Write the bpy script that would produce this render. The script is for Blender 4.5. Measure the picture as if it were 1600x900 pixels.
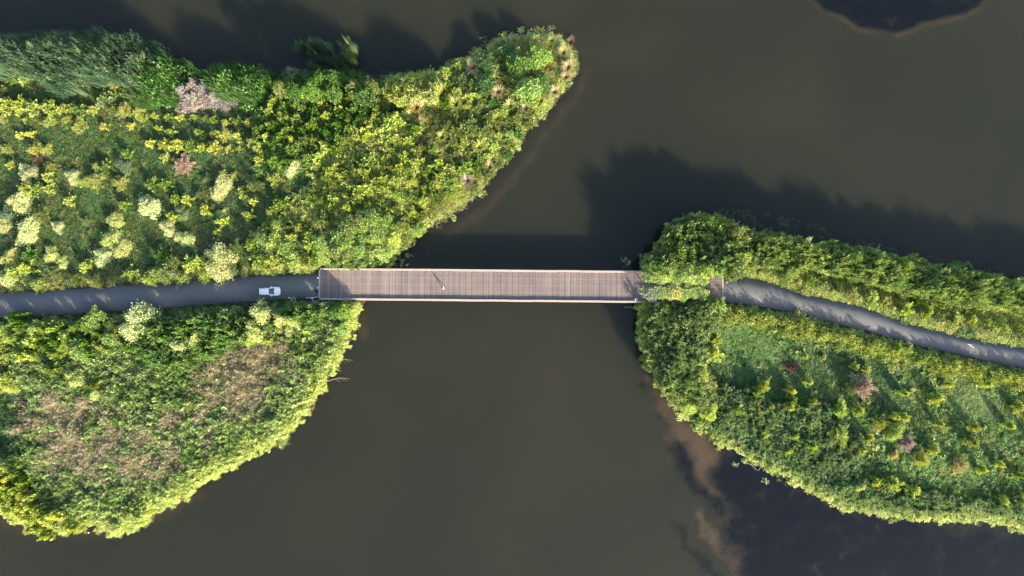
import bpy, bmesh, math, random
import numpy as np
from mathutils import Vector, Matrix, noise as mnoise

for o in list(bpy.data.objects):
    bpy.data.objects.remove(o)
SC = bpy.context.scene
COL = SC.collection
R = math.radians

# ------------------------------------------------------------------ camera, sky, sun, exposure
HC = 138.667                      # camera height above the water, metres
GS = 0.13                         # metres per photo pixel at the water
cam_d = bpy.data.cameras.new('camera'); cam_d.lens = 24; cam_d.sensor_width = 36
cam_d.clip_start = 1; cam_d.clip_end = 8000
cam = bpy.data.objects.new('camera', cam_d); COL.objects.link(cam)
cam.location = (0, 0, HC); cam.rotation_euler = (0, 0, 0)
SC.camera = cam

SUN_EL = R(22.0)
SUN_AZ = (0.59, -0.807)           # horizontal direction towards the sun
wd = bpy.data.worlds.new('World'); SC.world = wd; wd.use_nodes = True
wn = wd.node_tree
sky = wn.nodes.new('ShaderNodeTexSky'); sky.sky_type = 'NISHITA'; sky.sun_disc = False
sky.sun_elevation = SUN_EL; sky.sun_rotation = math.atan2(SUN_AZ[0], SUN_AZ[1])
sky.air_density = 1.0; sky.dust_density = 2.2; sky.ozone_density = 1.5
wn.nodes['Background'].inputs['Strength'].default_value = 0.15
wn.links.new(sky.outputs[0], wn.nodes['Background'].inputs['Color'])
sun_d = bpy.data.lights.new('sun', 'SUN'); sun_d.energy = 4.5; sun_d.angle = R(0.5)
sun_d.color = (1.0, 0.86, 0.66)
sun = bpy.data.objects.new('sun', sun_d); COL.objects.link(sun)
_d = Vector((-SUN_AZ[0]*math.cos(SUN_EL), -SUN_AZ[1]*math.cos(SUN_EL), -math.sin(SUN_EL)))
sun.rotation_euler = _d.to_track_quat('-Z', 'Y').to_euler(); sun.location = (60, -80, 60)
SC.view_settings.view_transform = 'Standard'; SC.view_settings.look = 'None'
SC.view_settings.gamma = 1; SC.view_settings.use_curve_mapping = False
SC.view_settings.exposure = 1.54
SC.render.engine = 'CYCLES'
SC.cycles.max_bounces = 6; SC.cycles.diffuse_bounces = 3; SC.cycles.glossy_bounces = 2
SC.cycles.transmission_bounces = 4

rs = np.random.RandomState(7)
rnd = random.Random(11)

# ------------------------------------------------------------------ helpers
def W(px, py, z=0.0):
    """world x, y of the place seen at photo pixel px, py when it lies at height z"""
    k = GS*(HC - z)/HC
    return (np.asarray(px) - 800.0)*k, (450.0 - np.asarray(py))*k

def WP(pts, z=0.0):
    return [tuple(float(c) for c in W(x, y, z)) for x, y in pts]

def tag(o, label=None, cat=None, group=None, kind=None):
    if label: o['label'] = label
    if cat: o['category'] = cat
    if group: o['group'] = group
    if kind: o['kind'] = kind
    return o

def empty(name, loc=(0, 0, 0), rz=0.0):
    o = bpy.data.objects.new(name, None); COL.objects.link(o)
    o.location = loc; o.rotation_euler = (0, 0, rz); o.empty_display_size = 0.3
    return o

def link(name, me, parent=None, loc=(0, 0, 0)):
    o = bpy.data.objects.new(name, me); COL.objects.link(o); o.location = loc
    if parent is not None: o.parent = parent
    return o

def mesh_np(name, V, F, mat=None, attrs=None, smooth=False):
    """V (n,3) array, F list/array of faces (all same size)"""
    me = bpy.data.meshes.new(name)
    V = np.asarray(V, dtype=np.float32); F = np.asarray(F, dtype=np.int32)
    me.vertices.add(len(V)); me.vertices.foreach_set('co', V.ravel())
    k = F.shape[1]
    me.loops.add(F.size); me.loops.foreach_set('vertex_index', F.ravel())
    me.polygons.add(len(F)); me.polygons.foreach_set('loop_start', np.arange(len(F), dtype=np.int32)*k)
    try: me.polygons.foreach_set('loop_total', np.full(len(F), k, dtype=np.int32))
    except Exception: pass
    if smooth: me.polygons.foreach_set('use_smooth', np.ones(len(F), dtype=bool))
    for an, av in (attrs or {}).items():
        a = me.attributes.new(an, 'FLOAT', 'POINT'); a.data.foreach_set('value', np.asarray(av, dtype=np.float32).ravel())
    me.update(calc_edges=True); me.validate()
    if mat: me.materials.append(mat)
    return me

class MB:
    """collects boxes, tubes and free faces, builds one mesh"""
    def __init__(s): s.v = []; s.f = []
    def add(s, vs, fs):
        b = len(s.v); s.v += [tuple(v) for v in vs]; s.f += [[b+i for i in f] for f in fs]
    def box(s, x0, x1, y0, y1, z0, z1):
        s.add([(x0,y0,z0),(x1,y0,z0),(x1,y1,z0),(x0,y1,z0),(x0,y0,z1),(x1,y0,z1),(x1,y1,z1),(x0,y1,z1)],
              [(0,3,2,1),(4,5,6,7),(0,1,5,4),(1,2,6,5),(2,3,7,6),(3,0,4,7)])
    def tube(s, pts, rad, n=6, cap=True):
        pts = [Vector(p) for p in pts]; rings = []
        if not hasattr(rad, '__len__'): rad = [rad]*len(pts)
        for i, p in enumerate(pts):
            t = (pts[min(i+1, len(pts)-1)] - pts[max(i-1, 0)]).normalized()
            a = t.cross(Vector((0.31, 0.17, 0.94)) if abs(t.z) < 0.9 else Vector((1, 0, 0.1))).normalized(); b = t.cross(a)
            rings.append([p + (a*math.cos(2*math.pi*k/n) + b*math.sin(2*math.pi*k/n))*rad[i] for k in range(n)])
        base = len(s.v)
        for r in rings: s.v += [tuple(q) for q in r]
        for i in range(len(rings)-1):
            for k in range(n):
                k2 = (k+1) % n
                s.f.append([base+i*n+k, base+i*n+k2, base+(i+1)*n+k2, base+(i+1)*n+k])
        if cap:
            s.f.append([base+k for k in range(n)][::-1]); s.f.append([base+(len(rings)-1)*n+k for k in range(n)])
    def mesh(s, name, mat=None, smooth=False, bevel=0.0, seg=1):
        me = bpy.data.meshes.new(name); me.from_pydata(s.v, [], s.f)
        if bevel:
            bm = bmesh.new(); bm.from_mesh(me)
            bmesh.ops.bevel(bm, geom=bm.edges[:], offset=bevel, segments=seg, affect='EDGES', profile=0.5)
            bm.to_mesh(me); bm.free()
        me.update()
        if smooth:
            for p in me.polygons: p.use_smooth = True
        if mat: me.materials.append(mat)
        return me
    def build(s, name, mat=None, parent=None, **k):
        return link(name, s.mesh(name, mat, **k), parent)

# ------------------------------------------------------------------ materials
def nt(name):
    m = bpy.data.materials.new(name); m.use_nodes = True
    t = m.node_tree; t.nodes.clear()
    out = t.nodes.new('ShaderNodeOutputMaterial')
    return m, t, out
def N(t, kind, **inp):
    n = t.nodes.new(kind)
    for k, v in inp.items():
        if k.startswith('_'): setattr(n, k[1:], v)
        else:
            key = int(k[1:]) if (k[0] == 'i' and k[1:].isdigit()) else k.replace('__', ' ')
            if hasattr(v, 'is_output') or isinstance(v, bpy.types.NodeSocket): t.links.new(v, n.inputs[key])
            else: n.inputs[key].default_value = v
    return n
def ramp(t, fac, stops):
    n = t.nodes.new('ShaderNodeValToRGB'); t.links.new(fac, n.inputs[0])
    e = n.color_ramp.elements
    while len(e) < len(stops): e.new(0.5)
    for q, (p, c) in zip(e, stops): q.position = p; q.color = (*c, 1) if len(c) == 3 else c
    return n.outputs[0]
def mixc(t, fac, a, b, mode='MIX'):
    n = t.nodes.new('ShaderNodeMix'); n.data_type = 'RGBA'; n.blend_type = mode
    for key, v in ((0, fac), (6, a), (7, b)):
        if isinstance(v, bpy.types.NodeSocket): t.links.new(v, n.inputs[key])
        else: n.inputs[key].default_value = v if key == 0 else ((*v, 1) if len(v) == 3 else v)
    return n.outputs[2]
def noise_tex(t, scale, detail=4, rough=0.55, vec=None, dist=0.0, dims='3D'):
    n = t.nodes.new('ShaderNodeTexNoise'); n.inputs['Scale'].default_value = scale
    n.inputs['Detail'].default_value = detail; n.inputs['Roughness'].default_value = rough
    n.inputs['Distortion'].default_value = dist
    if vec is not None: t.links.new(vec, n.inputs['Vector'])
    return n
def pos(t):
    return t.nodes.new('ShaderNodeNewGeometry').outputs['Position']

def leaf_mat(name, source, trans=0.27, gloss=0.04, hue_amt=0.35):
    """foliage: colour from the object (source='obj') or the instancer's tint (source='inst')"""
    m, t, out = nt(name)
    if source == 'obj':
        c = t.nodes.new('ShaderNodeObjectInfo').outputs['Color']
    else:
        a = t.nodes.new('ShaderNodeAttribute'); a.attribute_type = 'INSTANCER'; a.attribute_name = 'tint'; c = a.outputs['Color']
    v = t.nodes.new('ShaderNodeAttribute'); v.attribute_name = 'v'
    k = N(t, 'ShaderNodeMapRange', Value=v.outputs['Fac']); k.inputs['To Min'].default_value = 0.62; k.inputs['To Max'].default_value = 1.4
    hs = t.nodes.new('ShaderNodeHueSaturation')
    h = N(t, 'ShaderNodeMapRange', Value=v.outputs['Fac']); h.inputs['To Min'].default_value = 0.512; h.inputs['To Max'].default_value = 0.490
    t.links.new(h.outputs[0], hs.inputs['Hue']); t.links.new(k.outputs[0], hs.inputs['Value']); t.links.new(c, hs.inputs['Color'])
    d = t.nodes.new('ShaderNodeBsdfDiffuse'); t.links.new(hs.outputs[0], d.inputs['Color'])
    tr = t.nodes.new('ShaderNodeBsdfTranslucent')
    hs2 = t.nodes.new('ShaderNodeHueSaturation'); hs2.inputs['Hue'].default_value = 0.492; hs2.inputs['Saturation'].default_value = 1.15
    t.links.new(hs.outputs[0], hs2.inputs['Color']); t.links.new(hs2.outputs[0], tr.inputs['Color'])
    ms = t.nodes.new('ShaderNodeMixShader'); ms.inputs[0].default_value = trans
    t.links.new(d.outputs[0], ms.inputs[1]); t.links.new(tr.outputs[0], ms.inputs[2])
    g = t.nodes.new('ShaderNodeBsdfGlossy'); g.inputs['Roughness'].default_value = 0.5; g.inputs['Color'].default_value = (.8, .85, .9, 1)
    m2 = t.nodes.new('ShaderNodeMixShader'); m2.inputs[0].default_value = gloss
    t.links.new(ms.outputs[0], m2.inputs[1]); t.links.new(g.outputs[0], m2.inputs[2])
    t.links.new(m2.outputs[0], out.inputs[0])
    return m

def plain(name, col, rough=0.6, metal=0.0, var=0.0, scale=6.0, spec=0.5, coat=0.0):
    m, t, out = nt(name)
    b = t.nodes.new('ShaderNodeBsdfPrincipled'); b.inputs['Roughness'].default_value = rough; b.inputs['Metallic'].default_value = metal
    b.inputs['Specular IOR Level'].default_value = spec; b.inputs['Coat Weight'].default_value = coat
    if var:
        n = noise_tex(t, scale, 5, 0.6)
        c = mixc(t, n.outputs[0], tuple(x*(1-var) for x in col), tuple(min(1, x*(1+var)) for x in col))
        t.links.new(c, b.inputs['Base Color'])
    else: b.inputs['Base Color'].default_value = (*col, 1)
    t.links.new(b.outputs[0], out.inputs[0]); return m

M = {}
M['leaf_obj'] = leaf_mat('leaf_of_shrubs', 'obj')
M['leaf_inst'] = leaf_mat('leaf_of_ground_plants', 'inst')
M['bark'] = plain('bark', (0.12, 0.09, 0.06), 0.9, var=0.4, scale=4)
M['twig'] = plain('pale_twig', (0.42, 0.36, 0.28), 0.8, var=0.3, scale=4)

def mat_ground():
    m, t, out = nt('soil_and_moss')
    p = pos(t)
    n1 = noise_tex(t, 0.35, 6, 0.65, p); n2 = noise_tex(t, 2.5, 5, 0.7, p)
    c = ramp(t, n1.outputs[0], [(0.3, (0.022, 0.05, 0.016)), (0.5, (0.035, 0.07, 0.02)), (0.62, (0.06, 0.07, 0.028)), (0.75, (0.09, 0.075, 0.05))])
    c = mixc(t, n2.outputs[0], c, (0.05, 0.045, 0.03), 'MIX')
    # wet mud near and below the waterline
    sz = t.nodes.new('ShaderNodeSeparateXYZ'); t.links.new(p, sz.inputs[0])
    mr = N(t, 'ShaderNodeMapRange', Value=sz.outputs[2]); mr.inputs['From Min'].default_value = 0.05; mr.inputs['From Max'].default_value = 0.6
    c = mixc(t, mr.outputs[0], (0.045, 0.036, 0.026), c)
    b = t.nodes.new('ShaderNodeBsdfPrincipled'); b.inputs['Roughness'].default_value = 0.95; b.inputs['Specular IOR Level'].default_value = 0.1
    t.links.new(c, b.inputs['Base Color'])
    bp = t.nodes.new('ShaderNodeBump'); bp.inputs['Strength'].default_value = 0.6; bp.inputs['Distance'].default_value = 0.2
    t.links.new(n2.outputs[0], bp.inputs['Height']); t.links.new(bp.outputs[0], b.inputs['Normal'])
    t.links.new(b.outputs[0], out.inputs[0]); return m
M['ground'] = mat_ground()

def mat_water():
    m, t, out = nt('murky_water')
    p = pos(t)
    big = noise_tex(t, 0.02, 4, 0.55, p, 0.4)
    base = ramp(t, big.outputs[0], [(0.25, (0.0150, 0.0175, 0.0115)), (0.5, (0.0200, 0.0210, 0.0130)), (0.75, (0.0280, 0.0255, 0.0155))])
    nf = noise_tex(t, 0.9, 8, 0.72, p); nm = noise_tex(t, 0.22, 6, 0.7, p, 0.5); nfine = noise_tex(t, 3.0, 4, 0.75, p)
    def mask(attr, lo, hi, a, amt):
        at = t.nodes.new('ShaderNodeAttribute'); at.attribute_name = attr
        av = N(t, 'ShaderNodeMath', _operation='ADD', i0=a, i1=nm.outputs[0])
        s1 = N(t, 'ShaderNodeMath', _operation='MULTIPLY_ADD', i0=av.outputs[0], i1=0.8, i2=-0.8)
        s2 = N(t, 'ShaderNodeMath', _operation='MULTIPLY_ADD', i0=s1.outputs[0], i1=amt, i2=at.outputs['Fac'])
        # nothing where the mask itself is empty
        r = N(t, 'ShaderNodeMapRange', Value=s2.outputs[0]); r.inputs['From Min'].default_value = lo; r.inputs['From Max'].default_value = hi
        return r.outputs[0]
    k1 = mask('shoal', 0.3, 0.8, nm.outputs[0], 0.5)
    c = mixc(t, k1, base, ramp(t, nf.outputs[0], [(0.35, (0.030, 0.024, 0.015)), (0.65, (0.055, 0.038, 0.023))]))
    k2 = mask('mud', 0.34, 0.80, nf.outputs[0], 0.9)
    mud = ramp(t, nfine.outputs[0], [(0.3, (0.034, 0.027, 0.018)), (0.6, (0.074, 0.052, 0.031))])
    c = mixc(t, k2, c, mud)
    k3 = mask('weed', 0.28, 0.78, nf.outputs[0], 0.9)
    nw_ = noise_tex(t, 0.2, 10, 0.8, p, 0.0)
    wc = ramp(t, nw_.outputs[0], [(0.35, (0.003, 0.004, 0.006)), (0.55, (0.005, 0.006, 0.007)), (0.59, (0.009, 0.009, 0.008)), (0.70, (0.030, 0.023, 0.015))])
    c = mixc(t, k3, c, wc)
    # light scatters sideways in the murky water, so shadows on it have soft rims
    d = t.nodes.new('ShaderNodeSubsurfaceScattering'); d.falloff = 'BURLEY'; t.links.new(c, d.inputs['Color'])
    d.inputs['Scale'].default_value = 4.0; d.inputs['Radius'].default_value = (1, 1, 1)
    g = t.nodes.new('ShaderNodeBsdfGlossy'); g.inputs['Roughness'].default_value = 0.12; g.inputs['Color'].default_value = (1, 1, 1, 1)
    fr = t.nodes.new('ShaderNodeFresnel'); fr.inputs['IOR'].default_value = 1.33
    mp = N(t, 'ShaderNodeMapping', Vector=p); mp.inputs['Scale'].default_value = (0.5, 2.0, 1)
    w1 = noise_tex(t, 1.1, 3, 0.6, mp.outputs[0])
    bp = t.nodes.new('ShaderNodeBump'); bp.inputs['Strength'].default_value = 0.25; bp.inputs['Distance'].default_value = 0.05
    t.links.new(w1.outputs[0], bp.inputs['Height'])
    t.links.new(bp.outputs[0], g.inputs['Normal']); t.links.new(bp.outputs[0], fr.inputs['Normal'])
    ms = t.nodes.new('ShaderNodeMixShader'); t.links.new(fr.outputs[0], ms.inputs[0])
    t.links.new(d.outputs[0], ms.inputs[1]); t.links.new(g.outputs[0], ms.inputs[2])
    t.links.new(ms.outputs[0], out.inputs[0]); return m
M['water'] = mat_water()

def mat_asphalt():
    m, t, out = nt('worn_asphalt')
    p = pos(t)
    n1 = noise_tex(t, 0.25, 5, 0.6, p); n2 = noise_tex(t, 9.0, 4, 0.7, p)
    mp = N(t, 'ShaderNodeMapping', Vector=p); mp.inputs['Scale'].default_value = (0.05, 1.6, 1); mp.inputs['Rotation'].default_value = (0, 0, -0.09)
    n3 = noise_tex(t, 1.0, 3, 0.6, mp.outputs[0])
    c = mixc(t, n1.outputs[0], (0.135, 0.137, 0.143), (0.18, 0.179, 0.181))
    c = mixc(t, N(t, 'ShaderNodeMath', _operation='MULTIPLY', i0=n3.outputs[0], i1=0.5).outputs[0], c, (0.14, 0.138, 0.136))
    c = mixc(t, n2.outputs[0], mixc(t, 1.0, c, (0.8, 0.8, 0.8), 'MULTIPLY'), c)
    b = t.nodes.new('ShaderNodeBsdfPrincipled'); b.inputs['Roughness'].default_value = 0.85; t.links.new(c, b.inputs['Base Color'])
    b.inputs['Specular IOR Level'].default_value = 0.25
    bp = t.nodes.new('ShaderNodeBump'); bp.inputs['Strength'].default_value = 0.3; bp.inputs['Distance'].default_value = 0.01
    t.links.new(n2.outputs[0], bp.inputs['Height']); t.links.new(bp.outputs[0], b.inputs['Normal'])
    t.links.new(b.outputs[0], out.inputs[0]); return m
M['asphalt'] = mat_asphalt()

def mat_deck():
    m, t, out = nt('weathered_deck_timber')
    tc = t.nodes.new('ShaderNodeTexCoord'); oi = t.nodes.new('ShaderNodeObjectInfo')
    sx = t.nodes.new('ShaderNodeSeparateXYZ'); t.links.new(tc.outputs['Object'], sx.inputs[0])
    # one tone per board, different on every panel
    bd = N(t, 'ShaderNodeMath', _operation='MULTIPLY', i0=sx.outputs[0], i1=6/1.145)
    fl = N(t, 'ShaderNodeMath', _operation='FLOOR', i0=bd.outputs[0])
    rr = N(t, 'ShaderNodeMath', _operation='MULTIPLY_ADD', i0=oi.outputs['Random'], i1=97.0, i2=fl.outputs[0])
    # boards are laid in four lengths across the deck
    fy = N(t, 'ShaderNodeMath', _operation='FLOOR', i0=N(t, 'ShaderNodeMath', _operation='MULTIPLY', i0=sx.outputs[1], i1=1/1.36).outputs[0])
    r2 = N(t, 'ShaderNodeMath', _operation='MULTIPLY_ADD', i0=fy.outputs[0], i1=0.0, i2=rr.outputs[0])
    wn_ = t.nodes.new('ShaderNodeTexWhiteNoise'); wn_.noise_dimensions = '1D'; t.links.new(r2.outputs[0], wn_.inputs['W'])
    c = ramp(t, wn_.outputs['Value'], [(0.0, (0.14, 0.11, 0.095)), (0.35, (0.20, 0.16, 0.14)), (0.75, (0.25, 0.202, 0.175)), (1.0, (0.36, 0.30, 0.265))])
    mp = N(t, 'ShaderNodeMapping', Vector=tc.outputs['Object']); mp.inputs['Scale'].default_value = (6, 0.6, 1)
    g = noise_tex(t, 2.2, 6, 0.65, mp.outputs[0])
    c = mixc(t, 0.6, c, ramp(t, g.outputs[0], [(0.3, (0.15, 0.13, 0.13)), (0.7, (0.30, 0.24, 0.215))]), 'MIX')
    p = pos(t); big = noise_tex(t, 0.3, 5, 0.6, p)
    c = mixc(t, 1.0, c, ramp(t, big.outputs[0], [(0.3, (0.82, 0.84, 0.88)), (0.7, (1.12, 1.08, 1.04))]), 'MULTIPLY')
    # pale worn rows where the boards are fixed down
    fr = N(t, 'ShaderNodeMath', _operation='FRACT', i0=N(t, 'ShaderNodeMath', _operation='MULTIPLY', i0=sx.outputs[1], i1=1/1.36).outputs[0])
    d = N(t, 'ShaderNodeMath', _operation='LESS_THAN', i0=fr.outputs[0], i1=0.085)
    dm = N(t, 'ShaderNodeMath', _operation='MULTIPLY', i0=d.outputs[0], i1=0.45)
    c = mixc(t, dm.outputs[0], c, (0.36, 0.29, 0.25))
    b = t.nodes.new('ShaderNodeBsdfPrincipled'); b.inputs['Roughness'].default_value = 0.85; t.links.new(c, b.inputs['Base Color'])
    b.inputs['Specular IOR Level'].default_value = 0.25
    t.links.new(b.outputs[0], out.inputs[0]); return m
M['deck'] = mat_deck()
M['rail'] = plain('pale_weathered_timber', (0.38, 0.325, 0.285), 0.8, var=0.25, scale=2.5, spec=0.2)
M['dark_timber'] = plain('dark_timber', (0.07, 0.055, 0.045), 0.85, var=0.3)
M['concrete'] = plain('concrete', (0.3, 0.29, 0.27), 0.9, var=0.2, scale=2)

# ------------------------------------------------------------------ outlines of the land, photo pixels
LEFT = [(-260,70),(-60,60),(0,62),(40,60),(100,60),(150,57),(200,62),(240,72),(262,90),(290,100),(303,112),(318,112),(345,104),(380,104),(405,112),(432,122),(450,114),
 (480,112),(520,112),(560,117),(590,126),(600,123),(640,118),(680,116),(690,108),(715,100),(745,85),(768,68),(790,57),(820,53),(850,54),(868,58),(885,72),(900,95),(900,110),
 (885,128),(870,150),(855,165),(840,185),(825,195),(810,218),(790,245),(775,262),(760,280),(745,300),(720,318),(700,335),(670,350),(652,362),(640,372),(625,385),(612,400),(603,418),
 (592,445),(567,468),(561,474),(556,490),(550,515),(535,545),(520,570),(508,590),(500,605),(486,625),(478,645),(455,665),(440,690),(400,702),(385,718),(340,740),(300,765),(270,785),(238,793),
 (230,818),(200,828),(170,833),(140,822),(115,828),(85,830),(50,822),(30,812),(0,798),(-60,770),(-260,700)]
RIGHT = [(1003,480),(1005,440),(1010,412),(1030,388),(1042,362),(1062,347),(1085,339),(1110,339),(1140,350),(1170,365),(1200,370),(1215,375),(1245,374),(1262,387),(1290,384),(1330,390),
 (1370,397),(1390,404),(1430,412),(1470,427),(1490,409),(1510,422),(1535,432),(1560,437),(1600,444),(1660,452),(1860,480),(1860,880),(1660,845),(1600,824),(1560,812),(1500,808),(1440,810),
 (1390,805),(1330,795),(1300,780),(1270,765),(1240,745),(1200,735),(1160,705),(1120,690),(1095,670),(1070,650),(1042,617),(1025,590),(1012,560),(1005,530),(1001,500)]
ROAD_W = [((-260,478),(-260,516)),((-100,467),(-100,504)),((0,459),(0,497)),((100,453),(100,491)),((200,446),(200,485)),((300,438),(300,477)),((400,432),(400,470)),((450,430),(450,467)),((503,428),(503,465))]
ROAD_E = [((1126,430),(1126,472)),((1160,433),(1160,475)),((1200,442),(1200,481)),((1250,460),(1250,490)),((1300,470),(1300,503)),((1340,479),(1340,514)),((1380,493),(1380,524)),((1420,508),(1420,536)),((1470,520),(1470,548)),((1520,531),(1520,559)),((1600,546),(1600,576)),((1720,566),(1720,600)),((1860,590),(1860,630))]
ZR = 3.2                                                             # road level

def poly_sd(X, Y, poly):
    """signed distance (positive inside) of points to a closed polygon"""
    P = np.array(poly); Q = np.roll(P, -1, 0)
    best = np.full(X.shape, 1e18); inside = np.zeros(X.shape, bool)
    for (ax, ay), (bx, by) in zip(P, Q):
        dx, dy = bx-ax, by-ay; L = dx*dx+dy*dy + 1e-12
        tt = np.clip(((X-ax)*dx + (Y-ay)*dy)/L, 0, 1)
        best = np.minimum(best, (X-ax-tt*dx)**2 + (Y-ay-tt*dy)**2)
        c = ((ay > Y) != (by > Y)) & (X < dx*(Y-ay)/((by-ay) if by != ay else 1e-12) + ax)
        inside ^= c
    d = np.sqrt(best); return np.where(inside, d, -d)
def line_d(X, Y, pts):
    best = np.full(X.shape, 1e18)
    for (ax, ay), (bx, by) in zip(pts[:-1], pts[1:]):
        dx, dy = bx-ax, by-ay; L = dx*dx+dy*dy+1e-12
        tt = np.clip(((X-ax)*dx + (Y-ay)*dy)/L, 0, 1)
        best = np.minimum(best, (X-ax-tt*dx)**2 + (Y-ay-tt*dy)**2)
    return np.sqrt(best)
def sstep(a, b, x):
    t_ = np.clip((x-a)/(b-a), 0, 1); return t_*t_*(3-2*t_)
# smooth value noise on arrays
_vg = rs.rand(256, 256)
def vnoise(x, y, s):
    x = np.asarray(x)/s; y = np.asarray(y)/s
    xi = np.floor(x).astype(int); yi = np.floor(y).astype(int); fx = x-xi; fy = y-yi
    fx = fx*fx*(3-2*fx); fy = fy*fy*(3-2*fy)
    g = lambda a, b: _vg[a & 255, b & 255]
    return (g(xi,yi)*(1-fx)*(1-fy) + g(xi+1,yi)*fx*(1-fy) + g(xi,yi+1)*(1-fx)*fy + g(xi+1,yi+1)*fx*fy)
def fbm(x, y, s):
    return (vnoise(x, y, s) + 0.5*vnoise(x+37, y+11, s/2.1) + 0.25*vnoise(x+5, y+71, s/4.3))/1.75

wLEFT, wRIGHT = WP(LEFT, 1.6), WP(RIGHT, 1.6)
wRW = WP([a for a, b in ROAD_W] + [b for a, b in ROAD_W][::-1], ZR)
wRE = WP([a for a, b in ROAD_E] + [b for a, b in ROAD_E][::-1], ZR)
def height(X, Y):
    d = np.maximum(poly_sd(X, Y, wLEFT), poly_sd(X, Y, wRIGHT))
    z = np.where(d < 0, -1.6*sstep(0, 5, -d) - 0.05, 0)
    up = 0.25 + 0.55*sstep(0, 3, d) + 0.9*sstep(2, 16, d) + 0.35*(fbm(X, Y, 9)-0.5)*sstep(1, 5, d)
    nw = sstep(-8, 2, Y) * sstep(-2, -14, X)                       # the north-west land is a dike, nearly as high as the road
    up = up + nw*(1.5*sstep(.6, 5, d) - .3*sstep(10, 20, d))
    z = np.where(d >= 0, up, z)
    z = np.where((d < 0) & (d > -1.2), 0.25 - 0.5*(-d), z)
    dr = np.maximum(poly_sd(X, Y, wRW), poly_sd(X, Y, wRE))
    k = 1 - sstep(0.5, 5.5, -dr)
    z = np.maximum(z, z*(1-k) + (ZR-0.09)*k)
    return z
gx = np.arange(-150, 150.01, 0.6); gy = np.arange(-78, 78.01, 0.6)
GX, GY = np.meshgrid(gx, gy); GZ = height(GX, GY)
def zg(x, y):
    x = np.asarray(x, float); y = np.asarray(y, float)
    i = np.clip((x-gx[0])/0.6, 0, len(gx)-1.001); j = np.clip((y-gy[0])/0.6, 0, len(gy)-1.001)
    i0 = i.astype(int); j0 = j.astype(int); fx = i-i0; fy = j-j0
    return GZ[j0,i0]*(1-fx)*(1-fy)+GZ[j0,i0+1]*fx*(1-fy)+GZ[j0+1,i0]*(1-fx)*fy+GZ[j0+1,i0+1]*fx*fy
def base_at(px, py, h):
    """ground point whose plant, h tall, shows its top part at the pixel"""
    px = np.asarray(px, float); py = np.asarray(py, float)
    z = np.full(px.shape, 1.2)
    for _ in range(3):
        x, y = W(px, py, np.maximum(z, 0)+h*0.75); z = zg(x, y)
    return x, y, z

# ------------------------------------------------------------------ ground, water, road
fx_ = np.concatenate([[-3500,-1200,-500,-250], gx, [250,500,1200,3500]]); fy_ = np.concatenate([[-3500,-1200,-400,-150], gy, [150,400,1200,3500]])
FX, FY = np.meshgrid(fx_, fy_); FZ = np.full(FX.shape, -1.65); FZ[4:-4, 4:-4] = GZ
ny, nx = FX.shape; idx = np.arange(nx*ny).reshape(ny, nx)
F = np.stack([idx[:-1,:-1], idx[:-1,1:], idx[1:,1:], idx[1:,:-1]], -1).reshape(-1, 4)
g = link('ground', mesh_np('ground', np.stack([FX, FY, FZ], -1).reshape(-1, 3), F, M['ground'], smooth=True)); g['kind'] = 'structure'

# the water sheet carries maps of what lies under or floats in it
wx = np.concatenate([[-3500,-1200,-400,-180], np.arange(-112, 112.01, 0.5), [180,400,1200,3500]])
wy = np.concatenate([[-3500,-1200,-400,-150], np.arange(-64, 64.01, 0.5), [150,400,1200,3500]])
WX, WY = np.meshgrid(wx, wy)
PX = WX/GS + 800; PY = 450 - WY/GS
jx = (fbm(PX, PY, 34)-0.5)*36 + (fbm(PX+90, PY, 9)-.5)*8; jy = (fbm(PX+300, PY+80, 34)-0.5)*36 + (fbm(PX, PY+90, 9)-.5)*8
QX, QY = PX+jx, PY+jy
mud = np.zeros(PX.shape); weed = np.zeros(PX.shape); shoal = np.zeros(PX.shape)
def lay(a, d, w, k=1.0): return np.maximum(a, k*np.clip(1 - d/w, 0, 1))
mud_poly = [(1016,588),(1035,600),(1060,640),(1095,672),(1122,690),(1128,720),(1118,745),(1130,760),(1150,770),(1130,790),(1108,770),(1090,735),(1062,700),(1040,665),(1022,625)]
mud = np.maximum(mud, np.clip(0.5 + poly_sd(QX, QY, mud_poly)/52, 0, 1))
mud = lay(mud, line_d(QX, QY, [(1085,800),(1110,835),(1140,868),(1165,910)]), 20, 0.8)
mud = lay(mud, line_d(QX, QY, [(1165,780),(1195,800),(1205,828)]), 14, 0.62)
mud = lay(mud, line_d(QX, QY, [(1260,855),(1290,875),(1320,890)]), 20, 0.66)
mud = lay(mud, line_d(QX, QY, [(1225,840),(1260,865)]), 16, 0.5)
mud = lay(mud, line_d(QX, QY, [(1148,818),(1150,832)]), 16, 0.6)
weed_poly = [(1122,700),(1165,712),(1240,752),(1330,800),(1440,818),(1600,832),(1760,850),(1760,960),(1175,960),(1165,890),(1135,850),(1150,800),(1125,780)]
weed = np.maximum(weed, np.clip(0.62 + poly_sd(QX, QY, weed_poly)/60, 0, 1))
weed = lay(weed, line_d(QX, QY, [(1062,700),(1075,730),(1100,770),(1125,800)]), 30, 0.74)
weed = lay(weed, line_d(QX, QY, [(1060,820),(1075,850),(1100,880),(1115,905)]), 26, 0.6)
weed = lay(weed, line_d(QX, QY, [(1028,640),(1040,670)]), 12, 0.55)
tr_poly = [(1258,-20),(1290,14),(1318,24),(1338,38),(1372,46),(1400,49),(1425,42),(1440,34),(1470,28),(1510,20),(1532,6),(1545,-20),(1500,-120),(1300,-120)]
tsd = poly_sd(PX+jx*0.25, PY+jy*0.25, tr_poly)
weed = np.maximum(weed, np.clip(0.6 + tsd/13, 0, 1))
shoal = np.maximum(shoal, 0.55*np.clip(1-np.abs(tsd+7)/12, 0, 1)*(.4+1.1*fbm(PX, PY, 30)))
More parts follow.
